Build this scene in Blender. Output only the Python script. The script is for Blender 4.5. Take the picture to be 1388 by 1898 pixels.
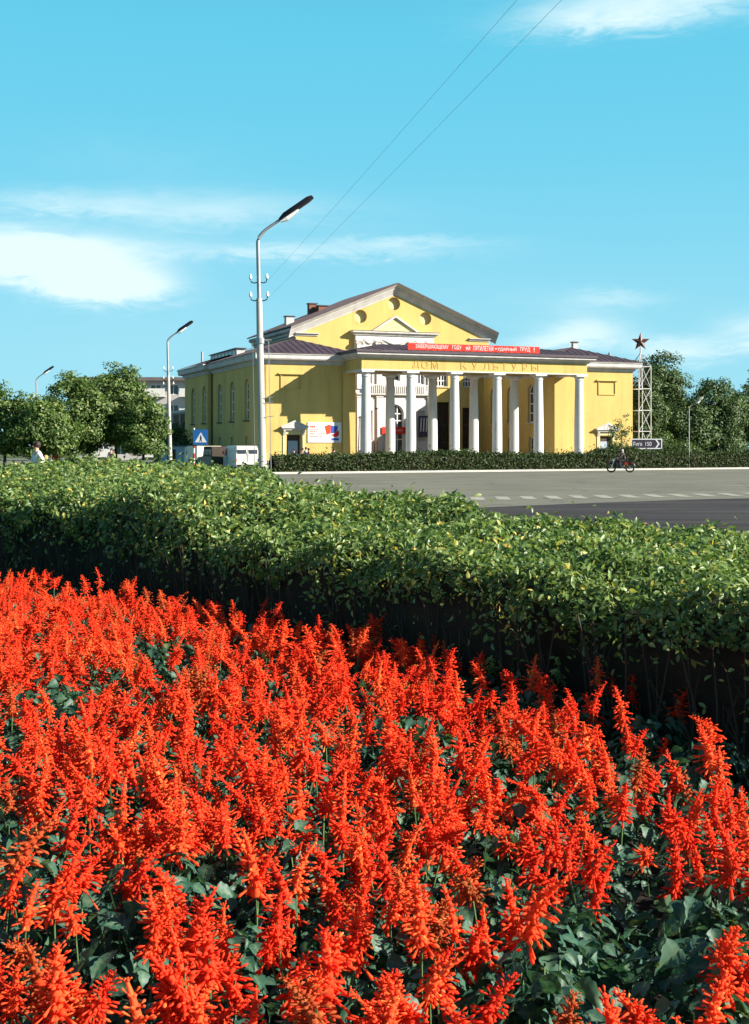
import bpy, bmesh, math, random
import numpy as np
from mathutils import Vector, Matrix, geometry
from math import radians as R, sin, cos, pi

SC = bpy.context.scene
COL = SC.collection
for o in list(bpy.data.objects):
    bpy.data.objects.remove(o, do_unlink=True)
rng = np.random.default_rng(7)
random.seed(7)

# ------------------------------------------------------------------ camera
CAM_H = 1.75
F = 2430.0                      # focal length in pixels of the 1388 px wide photograph
cam_d = bpy.data.cameras.new("camera")
cam_d.sensor_fit = 'HORIZONTAL'
cam_d.sensor_width = 36.0
cam_d.lens = 36.0 * F / 1388.0
cam_d.shift_y = -117.0 / 1388.0
cam_d.clip_start = 0.1
cam_d.clip_end = 6000
cam = bpy.data.objects.new("camera", cam_d)
cam.location = (0, 0, CAM_H)
cam.rotation_euler = (R(90), 0, 0)
COL.objects.link(cam)
SC.camera = cam

# ------------------------------------------------------------------ light
SUN_AZ = math.atan2(0.956, -0.292)
SUN_EL = R(26.5)
SUN_DIR = Vector((sin(SUN_AZ) * cos(SUN_EL), cos(SUN_AZ) * cos(SUN_EL), sin(SUN_EL)))
sun_d = bpy.data.lights.new("sun", 'SUN')
sun_d.energy = 5.0
sun_d.angle = R(0.5)
sun_d.color = (1.0, 0.93, 0.82)
sun = bpy.data.objects.new("sun", sun_d)
sun.rotation_euler = (-SUN_DIR).to_track_quat('-Z', 'Y').to_euler()
COL.objects.link(sun)

SC.view_settings.view_transform = 'Standard'
SC.view_settings.look = 'None'
SC.view_settings.gamma = 1.0
SC.view_settings.use_curve_mapping = False
SC.view_settings.exposure = 1.3


class NT:
    """small helper that writes node trees"""
    def __init__(s, tree):
        s.t = tree; s.n = tree.nodes; s.l = tree.links

    def node(s, typ, **kw):
        n = s.n.new(typ)
        for k, v in kw.items():
            setattr(n, k, v)
        return n

    def put(s, sock, v):
        if isinstance(v, bpy.types.NodeSocket):
            s.l.new(v, sock)
        else:
            sock.default_value = v

    def math(s, op, a, b=0.0, c=None, clamp=False):
        n = s.n.new('ShaderNodeMath'); n.operation = op; n.use_clamp = clamp
        s.put(n.inputs[0], a); s.put(n.inputs[1], b)
        if c is not None: s.put(n.inputs[2], c)
        return n.outputs[0]

    def mix(s, fac, a, b, blend='MIX'):
        n = s.n.new('ShaderNodeMix'); n.data_type = 'RGBA'; n.blend_type = blend
        s.put(n.inputs[0], fac)
        s.put(n.inputs[6], a if isinstance(a, bpy.types.NodeSocket) else (*a, 1))
        s.put(n.inputs[7], b if isinstance(b, bpy.types.NodeSocket) else (*b, 1))
        return n.outputs[2]

    def noise(s, vec, scale, detail=3.0, rough=0.55, dist=0.0):
        n = s.n.new('ShaderNodeTexNoise')
        if vec is not None: s.l.new(vec, n.inputs['Vector'])
        n.inputs['Scale'].default_value = scale
        n.inputs['Detail'].default_value = detail
        n.inputs['Roughness'].default_value = rough
        n.inputs['Distortion'].default_value = dist
        return n.outputs[0]

    def mapping(s, vec, scale):
        n = s.n.new('ShaderNodeMapping')
        s.l.new(vec, n.inputs[0]); n.inputs['Scale'].default_value = scale
        return n.outputs[0]

    def ramp(s, fac, stops, interp='LINEAR'):
        n = s.n.new('ShaderNodeValToRGB'); n.color_ramp.interpolation = interp
        e = n.color_ramp.elements
        while len(e) < len(stops): e.new(0.5)
        for i, (p, c) in enumerate(stops):
            e[i].position = p; e[i].color = (*c, 1)
        s.put(n.inputs[0], fac)
        return n.outputs[0]

    def smooth(s, v, a, b):
        n = s.n.new('ShaderNodeMapRange'); n.interpolation_type = 'SMOOTHSTEP'
        s.put(n.inputs[0], v); n.inputs[1].default_value = a; n.inputs[2].default_value = b
        return n.outputs[0]


# ------------------------------------------------------------------ sky
world = bpy.data.worlds.new("World")
SC.world = world
world.use_nodes = True
wt = NT(world.node_tree)
wt.n.clear()
SKY_STRENGTH = 0.071
sky = wt.node('ShaderNodeTexSky', sky_type='NISHITA', sun_disc=False, sun_elevation=SUN_EL,
              sun_rotation=SUN_AZ, altitude=0, air_density=1.0, dust_density=0.35, ozone_density=1.0)
geo = wt.node('ShaderNodeTexCoord')
sep = wt.node('ShaderNodeSeparateXYZ'); wt.l.new(geo.outputs['Generated'], sep.inputs[0])
az = wt.math('ARCTAN2', sep.outputs[0], sep.outputs[1])
el = wt.math('ARCSINE', sep.outputs[2])
clear = wt.ramp(wt.math('DIVIDE', el, pi / 2, clamp=True), [(0.0, (2.2, 4.7, 5.6)), (0.06, (1.75, 4.4, 5.45)), (0.14, (1.0, 3.95, 5.25)), (0.20, (0.76, 3.75, 5.10)), (0.5, (0.38, 1.9, 3.7)), (1.0, (0.30, 1.2, 3.0))])
skycol = wt.mix(wt.math('MULTIPLY', wt.smooth(el, R(34), R(17)), 0.9), wt.mix(1.0, sky.outputs[0], (0.56, 0.60, 0.70), 'MULTIPLY'), clear)
comb = wt.node('ShaderNodeCombineXYZ')
wt.l.new(az, comb.inputs[0]); wt.l.new(el, comb.inputs[1])
flow = wt.mapping(comb.outputs[0], (6.0, 22.0, 1.0))
n_big = wt.noise(flow, 1.3, 6, 0.62, 0.6)
n_fine = wt.noise(flow, 5.0, 6, 0.65, 0.9)
tex = wt.math('ADD', wt.math('MULTIPLY', n_big, 0.65), wt.math('MULTIPLY', n_fine, 0.35))
warp = wt.math('MULTIPLY', wt.math('SUBTRACT', n_big, 0.5), 0.05)
az_w = wt.math('ADD', az, warp)
el_w = wt.math('ADD', el, wt.math('MULTIPLY', wt.math('SUBTRACT', n_fine, 0.5), 0.022))
CLOUDS = [  # centre and half-size in the photograph's pixels, strength; each is a real bearing and elevation in the sky
    (120, 505, 150, 38, 1.05), (235, 540, 95, 26, 0.95), (20, 480, 200, 40, 0.9),
    (110, 392, 140, 24, 0.44), (330, 408, 150, 34, 0.30), (560, 470, 300, 15, 0.38), (760, 452, 170, 9, 0.28),
    (520, 385, 230, 30, 0.20), (1120, 75, 210, 30, 0.62), (1250, 30, 240, 36, 0.55),
    (1075, 622, 85, 30, 0.72), (1245, 655, 80, 26, 0.62), (990, 645, 70, 18, 0.4), (1390, 630, 80, 34, 0.6), (1150, 560, 90, 16, 0.25),
    (300, 640, 420, 90, 0.16), (950, 560, 300, 60, 0.16), (250, 300, 260, 60, 0.14), (560, 430, 420, 70, 0.14), (-400, 480, 250, 60, 0.8), (1900, 560, 300, 80, 0.8), (2300, 300, 250, 70, 0.7)]
total = None
for px, py, sx, sy, a in CLOUDS:
    dx = wt.math('DIVIDE', wt.math('SUBTRACT', az_w, (px - 694) / F), sx / F)
    dy = wt.math('DIVIDE', wt.math('SUBTRACT', el_w, (832 - py) / F), sy / F)
    d2 = wt.math('ADD', wt.math('MULTIPLY', dx, dx), wt.math('MULTIPLY', dy, dy))
    g = wt.math('MULTIPLY', wt.math('EXPONENT', wt.math('MULTIPLY', d2, -0.9)), a)
    total = g if total is None else wt.math('ADD', total, g)
dens = wt.math('MULTIPLY', total, wt.math('ADD', wt.math('MULTIPLY', tex, 2.2), -0.12))
mask = wt.smooth(dens, 0.02, 1.0)
mask = wt.math('MULTIPLY', mask, 0.88)
cloudcol = wt.mix(1.0, (5.2, 6.2, 6.3), (1, 1, 1), 'MULTIPLY')
final = wt.mix(mask, skycol, cloudcol)
bg = wt.node('ShaderNodeBackground')
wt.l.new(final, bg.inputs[0]); bg.inputs[1].default_value = SKY_STRENGTH
wo = wt.node('ShaderNodeOutputWorld'); wt.l.new(bg.outputs[0], wo.inputs[0])

# ------------------------------------------------------------------ helpers: pixels of the photograph to places


def spot(px, py, Y):
    """the point Y metres in front of the camera that shows at pixel (px, py)"""
    return Vector(((px - 694) / F * Y, Y, CAM_H + (832 - py) / F * Y))


# ------------------------------------------------------------------ materials
MATS = {}


def mat(name, col, rough=0.8, var=0.12, scale=3.0, bump=0.0, bscale=40.0, metal=0.0, spec=0.3, streak=False, var2=None, grime=0.0):
    """plain painted, plastered or metal surface with uneven tone and fine relief"""
    if name in MATS: return MATS[name]
    m = bpy.data.materials.new(name); m.use_nodes = True
    t = NT(m.node_tree); bsdf = t.n['Principled BSDF']
    tc = t.node('ShaderNodeTexCoord').outputs['Object']
    v = t.mapping(tc, (1, 1, 0.18)) if streak else tc
    n = t.noise(v, scale, 5, 0.6)
    n2 = t.noise(tc, scale * 9, 4, 0.6)
    f = t.math('ADD', t.math('MULTIPLY', n, 0.7), t.math('MULTIPLY', n2, 0.3))
    f = t.smooth(f, 0.3, 0.7)
    lo = tuple(c * (1 - var) for c in col); hi = tuple(min(1, c * (1 + var * .6)) for c in col)
    if var2: lo = var2
    c = t.mix(f, lo, hi)
    if grime:
        st = t.noise(t.mapping(tc, (1.0, 1.0, 0.07)), 1.9, 6, 0.68, 0.2)
        bl = t.noise(tc, 0.35, 5, 0.65)
        gm = t.math('MULTIPLY', t.smooth(t.math('ADD', t.math('MULTIPLY', st, 0.6), t.math('MULTIPLY', bl, 0.4)), 0.50, 0.68), grime)
        c = t.mix(gm, c, tuple(k * .52 for k in col))
    t.l.new(c, bsdf.inputs['Base Color'])
    bsdf.inputs['Roughness'].default_value = rough
    bsdf.inputs['Metallic'].default_value = metal
    bsdf.inputs['Specular IOR Level'].default_value = spec
    if bump:
        b = t.node('ShaderNodeBump'); b.inputs['Strength'].default_value = bump; b.inputs['Distance'].default_value = 0.02
        t.l.new(t.noise(tc, bscale, 4), b.inputs['Height']); t.l.new(b.outputs[0], bsdf.inputs['Normal'])
    MATS[name] = m
    return m


def leaf_mat(name, stops, rough=0.45, trans=0.3, spec=0.4, tint=1.4, per_object=None, vein=False):
    m = bpy.data.materials.new(name); m.use_nodes = True
    t = NT(m.node_tree); bsdf = t.n['Principled BSDF']; out = t.n['Material Output']
    g = t.node('ShaderNodeNewGeometry')
    c = t.ramp(g.outputs['Random Per Island'], stops)
    if per_object:
        oi = t.node('ShaderNodeObjectInfo')
        c = t.mix(1.0, c, t.ramp(oi.outputs['Random'], per_object), 'MULTIPLY')
    if vein:
        at = t.node('ShaderNodeAttribute', attribute_name='vein')
        c = t.mix(t.math('MULTIPLY', t.math('POWER', at.outputs['Fac'], 3.0), 0.55), c, (0.15, 0.22, 0.11))
    t.l.new(c, bsdf.inputs['Base Color'])
    bsdf.inputs['Roughness'].default_value = rough
    bsdf.inputs['Specular IOR Level'].default_value = spec
    tr = t.node('ShaderNodeBsdfTranslucent')
    t.l.new(t.mix(1.0, c, (tint, tint * 1.05, tint * 0.6), 'MULTIPLY'), tr.inputs[0])
    mx = t.node('ShaderNodeMixShader'); mx.inputs[0].default_value = trans
    t.l.new(bsdf.outputs[0], mx.inputs[1]); t.l.new(tr.outputs[0], mx.inputs[2]); t.l.new(mx.outputs[0], out.inputs[0])
    MATS[name] = m
    return m


YELLOW = mat('yellow_plaster', (0.520, 0.366, 0.118), 0.9, 0.13, 0.6, 0.15, 30, streak=True, grime=0.42)
PALE = mat('pale_yellow_plaster', (0.52, 0.45, 0.24), 0.9, 0.06, 1.0)
WHITE = mat('white_plaster', (0.56, 0.54, 0.51), 0.85, 0.08, 0.8, 0.1, 30, streak=True, grime=0.50)
TRIM = mat('weathered_white_trim', (0.48, 0.455, 0.43), 0.85, 0.16, 1.2, streak=True, grime=0.60)
ROOF = mat('dark_sheet_roof', (0.06, 0.04, 0.048), 0.55, 0.3, 0.7, 0.1, 8, spec=0.4)
GUTTER = mat('grey_gutter', (0.085, 0.066, 0.078), 0.6, 0.2, 2)
BROWNWALL = mat('brown_plaster', (0.12, 0.078, 0.046), 0.9, 0.2, 0.7)
GLASS = mat('dark_glass', (0.035, 0.045, 0.06), 0.08, 0.2, 1.0, spec=0.6)
FRAME = mat('white_window_frame', (0.72, 0.70, 0.66), 0.6, 0.1, 3)
DARKWOOD = mat('dark_brown_door', (0.05, 0.032, 0.022), 0.6, 0.2, 3)
GREYDOOR = mat('grey_blue_door', (0.30, 0.36, 0.42), 0.6, 0.1, 3)
RED = mat('red_cloth', (0.6, 0.028, 0.016), 0.8, 0.12, 2.0)
BLUE = mat('blue_print', (0.03, 0.07, 0.33), 0.7, 0.1, 4)
WPAPER = mat('white_print', (0.60, 0.60, 0.585), 0.7, 0.05, 3)
GALV = mat('galvanised_steel', (0.3, 0.31, 0.32), 0.45, 0.15, 4, metal=0.5)
CONCRETE = mat('concrete_post', (0.42, 0.4, 0.37), 0.85, 0.18, 2.5, 0.2, 60, streak=True)
BLACKMET = mat('black_enamel', (0.018, 0.018, 0.02), 0.35, 0.2, 3)
PORCELAIN = mat('porcelain', (0.75, 0.75, 0.72), 0.2, 0.05, 3)
ASPHALT_D = mat('asphalt_dark', (0.05, 0.05, 0.052), 0.9, 0.2, 1)
SOIL = mat('soil', (0.018, 0.013, 0.009), 1.0, 0.4, 6, 0.8, 25)
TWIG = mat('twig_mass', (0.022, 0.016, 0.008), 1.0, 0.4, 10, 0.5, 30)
BARK = mat('bark', (0.075, 0.05, 0.035), 0.95, 0.3, 6, 0.5, 20)
SKIN = mat('skin', (0.55, 0.33, 0.22), 0.6, 0.05, 5)
HAIR = mat('dark_hair', (0.03, 0.018, 0.012), 0.6, 0.2, 8)
RUBBER = mat('rubber', (0.015, 0.015, 0.015), 0.85, 0.2, 5)
CHROME = mat('chrome', (0.6, 0.6, 0.6), 0.2, 0.05, 5, metal=0.9)
REDENAMEL = mat('red_enamel', (0.32, 0.025, 0.018), 0.35, 0.1, 5)

HEDGE_LEAF = leaf_mat('hedge_leaf', [(0, (0.055, 0.095, 0.025)), (0.35, (0.102, 0.170, 0.045)), (0.72, (0.159, 0.238, 0.064)),
                                     (0.92, (0.244, 0.308, 0.090)), (0.975, (0.487, 0.425, 0.095)), (1, (0.559, 0.383, 0.075))], 0.42, 0.32, 0.45)
FARHEDGE_LEAF = leaf_mat('far_hedge_leaf', [(0, (0.018, 0.031, 0.010)), (0.5, (0.033, 0.060, 0.015)), (0.9, (0.058, 0.089, 0.022)), (1, (0.083, 0.095, 0.021))], 0.6, 0.2, 0.3)
TREE_LEAF = leaf_mat('tree_leaf', [(0, (0.030, 0.062, 0.013)), (0.4, (0.066, 0.120, 0.025)), (0.8, (0.118, 0.186, 0.043)), (0.95, (0.208, 0.261, 0.076)), (1, (0.332, 0.349, 0.126))], 0.5, 0.3, 0.35)
DARK_LEAF = leaf_mat('dark_tree_leaf', [(0, (0.030, 0.059, 0.018)), (0.5, (0.061, 0.111, 0.033)), (0.9, (0.102, 0.157, 0.045)), (1, (0.164, 0.184, 0.062))], 0.5, 0.25, 0.35)
SALVIA_LEAF = leaf_mat('salvia_leaf', [(0, (0.018, 0.063, 0.040)), (0.5, (0.030, 0.097, 0.062)), (0.9, (0.046, 0.127, 0.082)), (1, (0.104, 0.146, 0.048))], 0.52, 0.25, 0.4, vein=True)
FLOWER = leaf_mat('salvia_flower', [(0, (0.813, 0.049, 0.017)), (0.5, (0.879, 0.078, 0.025)), (0.95, (0.898, 0.106, 0.035)), (1, (0.869, 0.279, 0.084))], 0.7, 0.42, 0.1, 1.25, per_object=[(0, (0.86, 0.70, 0.8)), (0.4, (1, 1, 1)), (0.8, (1, 1.5, 1.3)), (0.93, (1, 2.1, 1.8)), (0.97, (0.62, 1.3, 1.2)), (1, (0.5, 1.4, 1.3))])
STEM = mat('green_stem', (0.07, 0.13, 0.045), 0.6, 0.2, 10)

# ------------------------------------------------------------------ mesh builder


class MB:
    def __init__(s):
        s.v = []; s.f = []; s.m = []; s.mi = 0

    def add(s, vs, fs):
        b = len(s.v)
        s.v.extend([tuple(p) for p in vs])
        for f in fs:
            s.f.append([b + i for i in f]); s.m.append(s.mi)

    def box(s, x0, x1, y0, y1, z0, z1):
        s.add([(x0, y0, z0), (x1, y0, z0), (x1, y1, z0), (x0, y1, z0), (x0, y0, z1), (x1, y0, z1), (x1, y1, z1), (x0, y1, z1)],
              [(0, 3, 2, 1), (4, 5, 6, 7), (0, 1, 5, 4), (1, 2, 6, 5), (2, 3, 7, 6), (3, 0, 4, 7)])

    def prism(s, pts, fn, d0, d1):
        """a 2-D outline pts swept from depth d0 to d1; fn(a, b, d) gives the 3-D point"""
        n = len(pts)
        s.add([fn(a, b, d0) for a, b in pts] + [fn(a, b, d1) for a, b in pts],
              [tuple(range(n)), tuple(reversed(range(n, 2 * n)))] + [(i, i + n, (i + 1) % n + n, (i + 1) % n) for i in range(n)])

    def tube(s, path, rad, seg=10, cap=True):
        P = [Vector(p) for p in path]
        if not isinstance(rad, (list, tuple)): rad = [rad] * len(P)
        rings = []
        for i, p in enumerate(P):
            d = (P[min(i + 1, len(P) - 1)] - P[max(i - 1, 0)]).normalized()
            a = d.orthogonal() if abs(d.z) > .9 else d.cross(Vector((0, 0, 1)))
            if abs(d.z) > .9: a = Vector((1, 0, 0)) - d * d.x
            a.normalize(); b = d.cross(a)
            rings.append([p + (a * cos(2 * pi * k / seg) + b * sin(2 * pi * k / seg)) * rad[i] for k in range(seg)])
        vs = [q for r in rings for q in r]
        fs = [(i * seg + k, i * seg + (k + 1) % seg, (i + 1) * seg + (k + 1) % seg, (i + 1) * seg + k) for i in range(len(P) - 1) for k in range(seg)]
        if cap:
            fs.append(tuple(reversed(range(seg)))); fs.append(tuple(range((len(P) - 1) * seg, len(P) * seg)))
        s.add(vs, fs)

    def lathe(s, prof, seg=24, c=(0, 0), axis='z'):
        vs = []
        for r, z in prof:
            for k in range(seg):
                a = 2 * pi * k / seg
                if axis == 'z': vs.append((c[0] + r * cos(a), c[1] + r * sin(a), z))
                elif axis == 'y': vs.append((c[0] + r * cos(a), z, c[1] + r * sin(a)))
                else: vs.append((z, c[0] + r * cos(a), c[1] + r * sin(a)))
        fs = [(i * seg + k, i * seg + (k + 1) % seg, (i + 1) * seg + (k + 1) % seg, (i + 1) * seg + k) for i in range(len(prof) - 1) for k in range(seg)]
        fs += [tuple(reversed(range(seg))), tuple(range((len(prof) - 1) * seg, len(prof) * seg))]
        s.add(vs, fs)

    def build(s, name, mats, parent=None, smooth=False, loc=None, rotz=0.0):
        me = bpy.data.meshes.new(name)
        me.from_pydata(s.v, [], s.f)
        if not isinstance(mats, (list, tuple)): mats = [mats]
        for m in mats: me.materials.append(m)
        me.polygons.foreach_set('material_index', s.m)
        bm = bmesh.new(); bm.from_mesh(me); bmesh.ops.recalc_face_normals(bm, faces=bm.faces); bm.to_mesh(me); bm.free()
        if smooth:
            me.polygons.foreach_set('use_smooth', [True] * len(me.polygons))
            me.set_sharp_from_angle(angle=R(40))
        me.update()
        return link(name, me, parent, loc, rotz)


def link(name, me, parent=None, loc=None, rotz=0.0):
    o = bpy.data.objects.new(name, me)
    COL.objects.link(o)
    if loc is not None: o.location = loc
    o.rotation_euler = (0, 0, rotz)
    if parent is not None: o.parent = parent
    return o


def tag(o, label=None, cat=None, group=None, kind=None):
    if label: o['label'] = label
    if cat: o['category'] = cat
    if group: o['group'] = group
    if kind: o['kind'] = kind
    return o


def empty(name, loc, label, cat, group=None, rotz=0.0):
    o = bpy.data.objects.new(name, None)
    o.empty_display_size = 0.3
    COL.objects.link(o)
    o.location = loc; o.rotation_euler = (0, 0, rotz)
    return tag(o, label, cat, group)


def copy_thing(root, loc, rotz, label=None, group=None):
    """a copy of a thing, its parts and sub-parts, sharing mesh data"""
    def rec(o, parent):
        c = o.copy(); COL.objects.link(c)
        if parent is not None: c.parent = parent
        for ch in o.children: rec(ch, c)
        return c
    r = rec(root, None)
    r.location = loc; r.rotation_euler = (0, 0, rotz)
    if label: r['label'] = label
    if group: r['group'] = group
    return r


def text_mesh(body, size, depth, mirror=False):
    cu = bpy.data.curves.new('text', 'FONT')
    cu.body = body; cu.size = size; cu.extrude = depth / 2; cu.align_x = 'LEFT'
    o = bpy.data.objects.new('text', cu); COL.objects.link(o)
    dg = bpy.context.evaluated_depsgraph_get()
    me = bpy.data.meshes.new_from_object(o.evaluated_get(dg))
    bpy.data.objects.remove(o, do_unlink=True)
    return me


def place_text(name, body, size, depth, material, parent, x0, x1, y, z, height=None):
    """lettering on a plane that faces -y: fits between x0 and x1, baseline at z"""
    me = text_mesh(body, size, depth)
    n = len(me.vertices); co = np.empty(n * 3); me.vertices.foreach_get('co', co); co = co.reshape(-1, 3)
    lo, hi = co.min(0), co.max(0)
    sx = (x1 - x0) / (hi[0] - lo[0]); sz = (height / (hi[1] - lo[1])) if height else sx
    new = np.stack([x0 + (co[:, 0] - lo[0]) * sx, y - co[:, 2] - depth / 2, z + (co[:, 1] - lo[1]) * sz], 1)
    me.vertices.foreach_set('co', new.astype(np.float32).ravel())
    me.materials.clear(); me.materials.append(material); me.update()
    return link(name, me, parent)


# ------------------------------------------------------------------ foliage
def leaf_arrays(P, N, L, W, fold=0.25, detail=1, up=None, droop=0.0):
    """leaves at points P facing N (arrays). detail 1: two triangles folded at the midrib; 2: a pointed six-quad leaf"""
    n = len(P)
    rv = rng.normal(size=(n, 3)) if up is None else up + rng.normal(size=(n, 3)) * 0.6
    N = N / np.linalg.norm(N, axis=1, keepdims=True)
    T = rv - N * np.sum(rv * N, axis=1, keepdims=True)
    T /= np.linalg.norm(T, axis=1, keepdims=True) + 1e-9
    B = np.cross(N, T)
    L = np.broadcast_to(L, n)[:, None]; W = np.broadcast_to(W, n)[:, None]
    if detail == 1:
        v = np.stack([P - T * L * .5, P + B * W * .5 + N * W * fold, P + T * L * .5 - N * L * droop, P - B * W * .5 + N * W * fold], 1)
        tri = np.array([[0, 1, 2], [0, 2, 3]])
        k = 4
    else:
        st = [(-.5, 0), (-.22, .42), (.12, .5), (.5, 0)]
        mids = [P + T * L * a - N * L * droop * (a + .5) ** 2 for a, _ in st]
        lf = [mids[i] + B * W * st[i][1] + N * W * fold * st[i][1] * 2 for i in (1, 2)]
        rt = [mids[i] - B * W * st[i][1] + N * W * fold * st[i][1] * 2 for i in (1, 2)]
        v = np.stack([mids[0], mids[1], mids[2], mids[3], lf[0], lf[1], rt[0], rt[1]], 1)
        tri = np.array([[0, 1, 4], [1, 2, 5], [1, 5, 4], [2, 3, 5], [0, 6, 1], [1, 6, 7], [1, 7, 2], [2, 7, 3]])
        k = 8
    idx = (tri[None] + (np.arange(n) * k)[:, None, None]).reshape(-1, 3)
    return v.reshape(-1, 3), idx


def tri_mesh(name, V, T, mats, mat_idx=None, smooth=False):
    me = bpy.data.meshes.new(name)
    me.vertices.add(len(V)); me.vertices.foreach_set('co', np.ascontiguousarray(V, dtype=np.float32).ravel())
    me.loops.add(len(T) * 3); me.loops.foreach_set('vertex_index', np.ascontiguousarray(T, dtype=np.int32).ravel())
    me.polygons.add(len(T))
    me.polygons.foreach_set('loop_start', np.arange(0, len(T) * 3, 3, dtype=np.int32))
    me.polygons.foreach_set('loop_total', np.full(len(T), 3, dtype=np.int32))
    if not isinstance(mats, (list, tuple)): mats = [mats]
    for m in mats: me.materials.append(m)
    if mat_idx is not None: me.polygons.foreach_set('material_index', np.ascontiguousarray(mat_idx, dtype=np.int32))
    if smooth: me.polygons.foreach_set('use_smooth', np.ones(len(T), dtype=bool))
    me.update(calc_edges=True)
    return me


def vnoise(x, y, s, seed=0):
    """smooth value noise on arrays"""
    r = np.random.default_rng(seed).random((64, 64))
    x = np.asarray(x) / s; y = np.asarray(y) / s
    xi = np.floor(x).astype(int); yi = np.floor(y).astype(int); fx = x - xi; fy = y - yi
    fx = fx * fx * (3 - 2 * fx); fy = fy * fy * (3 - 2 * fy)
    g = lambda a, b: r[a % 64, b % 64]
    return (g(xi, yi) * (1 - fx) + g(xi + 1, yi) * fx) * (1 - fy) + (g(xi, yi + 1) * (1 - fx) + g(xi + 1, yi + 1) * fx) * fy


def resample(pts, n):
    P = np.array(pts, float)
    d = np.concatenate([[0], np.cumsum(np.linalg.norm(np.diff(P, axis=0), axis=1))])
    t = np.linspace(0, 1, n) * d[-1]
    return np.stack([np.interp(t, d, P[:, 0]), np.interp(t, d, P[:, 1])], 1)


def hedge(name, label, front, back, h, leafmat, size_fn, cover, n_i=120, n_j=26, round_r=0.3, seed=1, bump=0.12, group=None, detail_near=True, hfun=None, bare=True):
    """a clipped hedge between two ground lines: an inner mass of twigs under a shell of single leaves"""
    n = len(front)
    t = np.linspace(0, n - 1, n_i)
    f = np.stack([np.interp(t, range(n), [p[k] for p in front]) for k in (0, 1)], 1)
    b = np.stack([np.interp(t, range(n), [p[k] for p in back]) for k in (0, 1)], 1)
    # profile: up the front face, over the top, down the back
    nf = 7
    prof = [(0.0, z) for z in np.linspace(0, 1, nf)[:-1]]
    prof += [(s, 1.0) for s in np.linspace(0, 1, n_j)]
    prof += [(1.0, z) for z in np.linspace(1, 0, nf)[1:]]
    prof = np.array(prof)
    S, Z = prof[:, 0], prof[:, 1]
    G = np.empty((n_i, len(prof), 3))
    width = np.linalg.norm(b - f, axis=1)
    for j in range(len(prof)):
        xy = f + (b - f) * S[j]
        hh = np.full(n_i, h) if hfun is None else np.array([hfun(x, y) for x, y in xy])
        edge = np.minimum(S[j] * width, (1 - S[j]) * width)
        drop = np.where(Z[j] >= 1, np.clip(1 - edge / round_r, 0, 1) ** 2 * round_r * .7, 0)
        z = Z[j] * hh - drop * 1.0
        if Z[j] < 1: z = Z[j] * (hh - round_r * .7)
        lump = (.8 * vnoise(xy[:, 0], xy[:, 1], 1.1, seed + 4) + .8 * vnoise(xy[:, 0], xy[:, 1], .5, seed) + .4 * vnoise(xy[:, 0], xy[:, 1], .22, seed + 1) - 1.0) * bump * 1.5
        z = np.maximum(z + lump * (Z[j] > .2), 0)
        nrm = (f - b) / width[:, None]
        side = np.where(Z[j] < 1, (1 if S[j] < .5 else -1), 0)
        xy = xy + nrm * (side * (lump + .5 * (vnoise(xy[:, 0] + z, xy[:, 1] + z * 2, .4, seed + 2) - .5) * bump * 2))[:, None]
        G[:, j] = np.stack([xy[:, 0], xy[:, 1], z], 1)
    # quads
    A = G[:-1, :-1]; Bq = G[1:, :-1]; C = G[1:, 1:]; D = G[:-1, 1:]
    nr = np.cross(Bq - A, D - A); ar = np.linalg.norm(nr, axis=2)
    nr = nr / (ar[..., None] + 1e-9)
    cen = (A + Bq + C + D) / 4
    # inside direction test: flip normals outward
    flip = np.sign(np.sum(nr * np.array([0, 0, 1.0]), axis=2))
    mid = ((f + b) / 2)[:-1]
    out = cen[..., :2] - mid[:, None, :]
    horiz = np.sign(np.sum(nr[..., :2] * out, axis=2))
    sg = np.where(np.abs(nr[..., 2]) > .35, flip, horiz); sg[sg == 0] = 1
    nr = nr * sg[..., None]
    size = size_fn(np.hypot(cen[..., 0], cen[..., 1]))
    zrel = np.clip(cen[..., 2] / (h * .9), 0, 1)
    face = np.abs(nr[..., 2]) < .45
    patch = vnoise(cen[..., 0] + cen[..., 1] * .3, cen[..., 2] * 2 + cen[..., 1], .5, seed + 7)
    thin = np.where(face, np.clip(.03 + 1.4 * (zrel - .74) + .55 * (patch - .5), .03, .8), .62 + .6 * patch)
    if not bare: thin = np.where(face, .75 + .5 * (patch - .5), 1.0)
    want = cover * thin * ar / (size * size * .42)
    cnt = rng.poisson(want)
    cell = np.repeat(np.arange(cnt.size), cnt.ravel())
    a, bb = rng.random(len(cell)), rng.random(len(cell))
    Af, Bf, Cf, Df = (q.reshape(-1, 3)[cell] for q in (A, Bq, C, D))
    P = Af * ((1 - a) * (1 - bb))[:, None] + Bf * (a * (1 - bb))[:, None] + Cf * (a * bb)[:, None] + Df * ((1 - a) * bb)[:, None]
    Nn = nr.reshape(-1, 3)[cell]
    sz = size.ravel()[cell] * rng.uniform(.7, 1.35, len(cell))
    dist = np.hypot(P[:, 0], P[:, 1])
    P = P + Nn * (rng.beta(1.4, 2.2, len(cell)) * 2.6 * sz - .6 * sz)[:, None]
    # stray shoots
    shoot = rng.random(len(cell)) < .03
    P[shoot] += np.array([0, 0, 1]) * (rng.random(shoot.sum()) * 2.6 * sz[shoot])[:, None]
    P[:, 2] = np.maximum(P[:, 2], .02)
    Nl = Nn * .7 + rng.normal(size=P.shape) * .75 + np.array([0, 0, .25])
    near = dist < (18 if detail_near else 0)
    V1, T1 = leaf_arrays(P[near], Nl[near], sz[near] * 1.25, sz[near] * .56, .22, 2, droop=.25) if near.any() else (np.zeros((0, 3)), np.zeros((0, 3), int))
    V2, T2 = leaf_arrays(P[~near], Nl[~near], sz[~near] * 1.2, sz[~near] * .62, .25, 1)
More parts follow.
